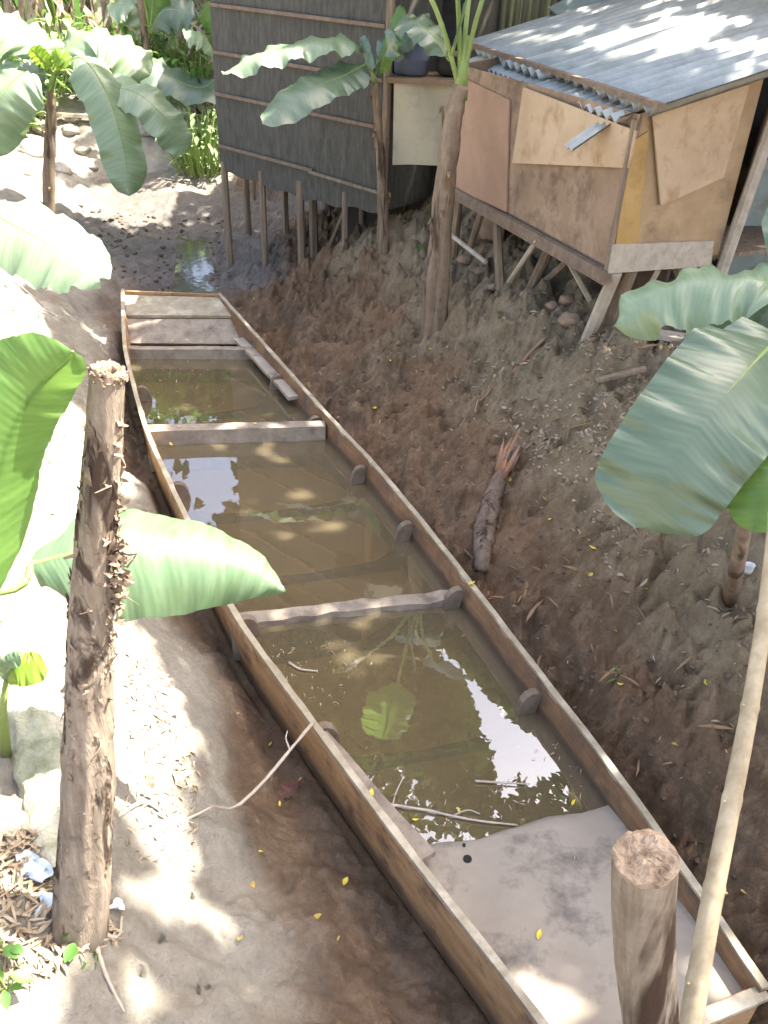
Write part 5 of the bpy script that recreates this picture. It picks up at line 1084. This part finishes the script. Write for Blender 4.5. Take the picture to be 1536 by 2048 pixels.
for px, py, z, r in [(1440,230,2.0,.05),(1340,330,1.9,.05),(1300,350,1.9,.04),(1225,535,1.35,.03),
      (398,612,0,.04),(358,614,0,.03),(400,655,-.1,.03),(650,835,0,.07),(690,850,0,.03),(470,853,-.045,.09),(560,848,-.045,.07),(415,862,-.045,.04),(300,915,0,.06),(330,950,0,.04),(352,1000,0,.04),(370,1045,0,.03),
      (655,1222,-.12,.07),(560,1230,-.12,.06),(790,1208,-.12,.04),(735,925,0,.03),(820,1010,0,.025),(850,1040,0,.02),(1000,1165,0,.02),
      (1240,1550,0,.035),(1255,1575,0,.03),(1060,1955,-.1,.05),(1120,2010,-.1,.07),(1180,2030,-.1,.05),(1410,1925,-.1,.05),(1470,1980,0,.07),(1440,2020,0,.05),(1500,1960,0,.04),(1000,1950,0,.02),(1130,2048,0,.04),
      (500,960,-.4,.07),(540,980,-.4,.05),(620,1110,-.4,.08),(560,1050,-.4,.07),(440,810,-.4,.05),(700,1060,-.4,.05),(520,1130,-.4,.06),(470,1075,-.4,.05),(650,980,-.4,.04),
      (365,1760,.0,.06),(390,1690,0,.06),(410,1730,0,.05),(430,1840,-.05,.05),(450,1880,-.08,.05),(350,1830,.05,.04),(300,2000,.15,.07),(262,2010,.15,.04),(330,1985,.15,.05),(120,1900,.35,.12),(40,1820,.4,.10),(30,2030,.45,.10),(100,2040,.4,.08),(130,1990,.35,.05),(280,1780,.15,.04),(330,1720,.1,.05),
      (340,1130,-.3,.04),(235,640,-.15,.10),(210,660,-.1,.10),(225,655,-.1,.08),(190,630,0,.08),(130,560,.15,.12),(60,560,.25,.1),
      (1440,600,1.2,.05),(1400,545,1.2,.03)]: spot(px, py, z, r)
DIS += [(float(stp[0]+.05), float(stp[1]), 1.5, .16), (float(pt[0]+.05), float(pt[1]), 1.1, .06)]
for (x, y, d, z_, r) in [(1525,1185,2.3,0,.05),(1400,1770,2.3,0,.05),(1370,2000,2.3,0,.08),(1350,1700,1.6,0,.02)]:
    q = Pd(x, y, d); DIS.append((q[0], q[1], q[2], r))
for (x, y, Y, r) in [(560,95,8.35,.12),(520,110,8.3,.13),(480,128,8.22,.12),(450,145,8.2,.10),(700,78,8.55,.05)]:
    q = Py(x, y, Y); DIS.append((q[0], q[1], q[2], r))
for (x, y, Y, r) in [(200,120,10.8,.5),(250,110,11.2,.5),(215,190,10.6,.45),(245,280,10.4,.35),(258,370,10.3,.25),(40,150,10.7,.5),(0,210,10.5,.5),(60,70,10.9,.5),(0,40,10.9,.5),(340,220,10.7,.12),(300,190,10.8,.14),(390,65,14.0,.4),(180,100,11.3,.4),
      (130,20,17,.6),(200,60,18,.5),(100,120,16,.4),(60,260,15,.5),(20,300,14.5,.4),(170,300,14.6,.3),(405,330,14.6,.6),(430,290,14.8,.6),(270,230,15.5,.3),(10,20,18,.9),(300,120,16,.25),(390,190,14.5,.12)]:
    q = Py(x, y, Y); DIS.append((q[0], q[1], q[2], r))
for (x, y, r) in [(1185,712,.13),(1150,745,.11),(1050,708,.09),(1120,690,.05),(1095,562,.05),(1170,840,.04),(890,640,.04)]:
    q = ghit(x, y); DIS.append((q[0], q[1], q[2], r))
for i, (x, y, z, r) in enumerate(ROOFSP):
    nR = np.cross(gd, E2-E1); d = ray(x, y); t = ((E1-CAM)@nR)/(d@nR); q = CAM+d*t; DIS.append((q[0], q[1], q[2], r))
DIS = np.array(DIS)
def sunpass(Q, mar):  # True where the gap for the sun must stay open
    k = np.zeros(len(Q), bool)
    for z, poly in ((.2, LITG[0]), (-.25, LITG[1])):
        t = (Q[:, 2]-z)/SUN[2]; G = Q-SUN[None]*t[:, None]; 
        for ox, oy in ((0, 0), (mar*1.8, 0), (-mar*1.8, 0), (0, mar*1.8), (0, -mar*1.8)): k |= inpoly(G[:, 0]+ox, G[:, 1]+oy, poly)
    for (x, y, z, r) in DIS:
        t = (Q[:, 2]-z)/SUN[2]; G = Q-SUN[None]*t[:, None]; k |= np.hypot(G[:, 0]-x, G[:, 1]-y) < r+mar*1.0
    return k
REFL = [(Z_W, [(868,1300),(885,1292),(915,1325),(985,1400),(1040,1455),(1100,1480),(1120,1480),(1140,1510),(1100,1555),(1050,1560),(1010,1590),(990,1560),(985,1500),(950,1400),(915,1345)]),
        (Z_W, [(345,908),(452,905),(452,1032),(350,1040)]), (Z_W, [(815,1240),(845,1240),(845,1270),(820,1270)]), (-.37, [(365,495),(405,490),(420,600),(360,600)]), (Z_W, [(270,715),(450,715),(450,850),(290,850)])]
def skypass(Q, sel=(0, 1, 2, 3, 4), drop=None):  # True where leaves are left out so sky shows in the water
    k = np.zeros(len(Q), bool)
    for i in sel:
        zw, poly = REFL[i]; Qm = Q.copy(); Qm[:, 2] = 2*zw-Qm[:, 2]; x, y, D = proj(Qm); mg = (8, 8, 8, 26, 0)[i]; h_ = np.zeros(len(Q), bool)
        for ox, oy in ((0, 0), (mg, 0), (-mg, 0), (0, mg), (0, -mg)): h_ |= inpoly(x+ox, y+oy, poly) & (D > 0)
        if i == 1 and drop is not None: h_ &= (drop < .7+.6*(np.clip((x-345)/107, 0, 1)))
        if i == 4: h_ &= (drop < .55) if drop is not None else False
        k |= h_
    return k
def tree(lab, base, top, crownC, crownR, nleaf, Lr, Wr, seed, mode, nl=9, fm='foliage'):
    rs_ = np.random.default_rng(seed); bz = float(height(np.array([base[0]]), np.array([base[1]]), False)[0]); b_ = np.array([base[0], base[1], bz])
    t_ = thing('shade_tree', lab, 'tree', tuple(b_)); top = np.array(top, float)
    P = bez([b_-[0, 0, .3], b_+(top-b_)*.5+[.3, .2, 0], top], 20); part('trunk', MB().tube(P, [.26*(1-.6*i/20) for i in range(20)], 14, .05), 'trunk', t_, True)
    if mode == 'sun':
        ux = rs_.uniform(crownC[0], crownC[1], nleaf); uy = rs_.uniform(crownC[2], crownC[3], nleaf); z = rs_.uniform(6.6, 9.2, nleaf); Q = np.stack([ux, uy, np.zeros(nleaf)], 1)+SUN[None]*(z/SUN[2])[:, None]
        k = ~sunpass(Q, .05)&~skypass(Q); Q = Q[k]
    else:
        c = np.array(crownC); cl = rs_.normal(size=(60, 3)); cl /= np.linalg.norm(cl, axis=1)[:, None]; cl *= rs_.uniform(.35, 1, (60, 1)); ci = rs_.integers(0, 60, nleaf)
        Q = c+(cl[ci]+rs_.normal(0, .17, (nleaf, 3)))*np.array(crownR); Q = Q[Q[:, 2] > 1.8]; k = ~sunpass(Q, .25)&~skypass(Q, drop=rs_.random(len(Q))); Q = Q[k]
    mi = Q.mean(0)
    for i in range(nl):
        e = Q[rs_.integers(0, len(Q))]; s0 = P[rs_.integers(9, 19)]; m_ = (s0+e)/2+[0, 0, .5]
        if skypass(np.array(bez([s0, m_, e], 24))).any(): continue
        part('limb', MB().tube(bez([s0, m_, e], 10), [.09*(1-.8*j/10) for j in range(10)], 7), 'trunk', t_, True)
    o = cards('crown', Q, Lr, Wr, fm, seed=seed, flat=(mode == 'sun')); org = np.array(o.location); o.parent = t_; o.location = Vector(org-b_); o['kind'] = 'stuff'
    return t_
tree('unseen spreading tree right of the huts, crown shaped to dapple the near half of the boat', (8.5, 3.0), (7.5, 4.5, 8), (-1.6, 6.5, -.5, 6.0), None, 13000, (.20, .36), (.11, .18), 1, 'sun')
tree('unseen spreading tree behind the plywood hut, crown shaped to dapple the far half of the boat', (8.5, 10.5), (7.0, 9.5, 8), (-5.5, 6.5, 6.0, 17.5), None, 21000, (.20, .36), (.11, .18), 2, 'sun')
for k, (x, y, cz, rx, rz, lab) in enumerate([(-1.5,21,13,4.6,8.5,'tall tree standing directly behind the reed house'),(4.0,20,14,5.0,10,'tall tree behind the plywood hut'),(9.5,19,13,5,9,'tall tree at the far right behind the huts'),(1.2,26,20,6,11,'tallest tree far behind the houses'),(-7.5,27,7.4,4.2,3.6,'round tree beyond the dry stalks at the end of the creek'),(-14,24,8,4,5,'leafy tree beyond the far left bank')]):
    tree(lab, (x, y), (x+.3, y, cz), (x, y, cz), (rx, 2.6, rz), 6500, (.35, .7), (.22, .4), 10+k, 'wood', 9, 'herb' if k == 4 else 'foliage')
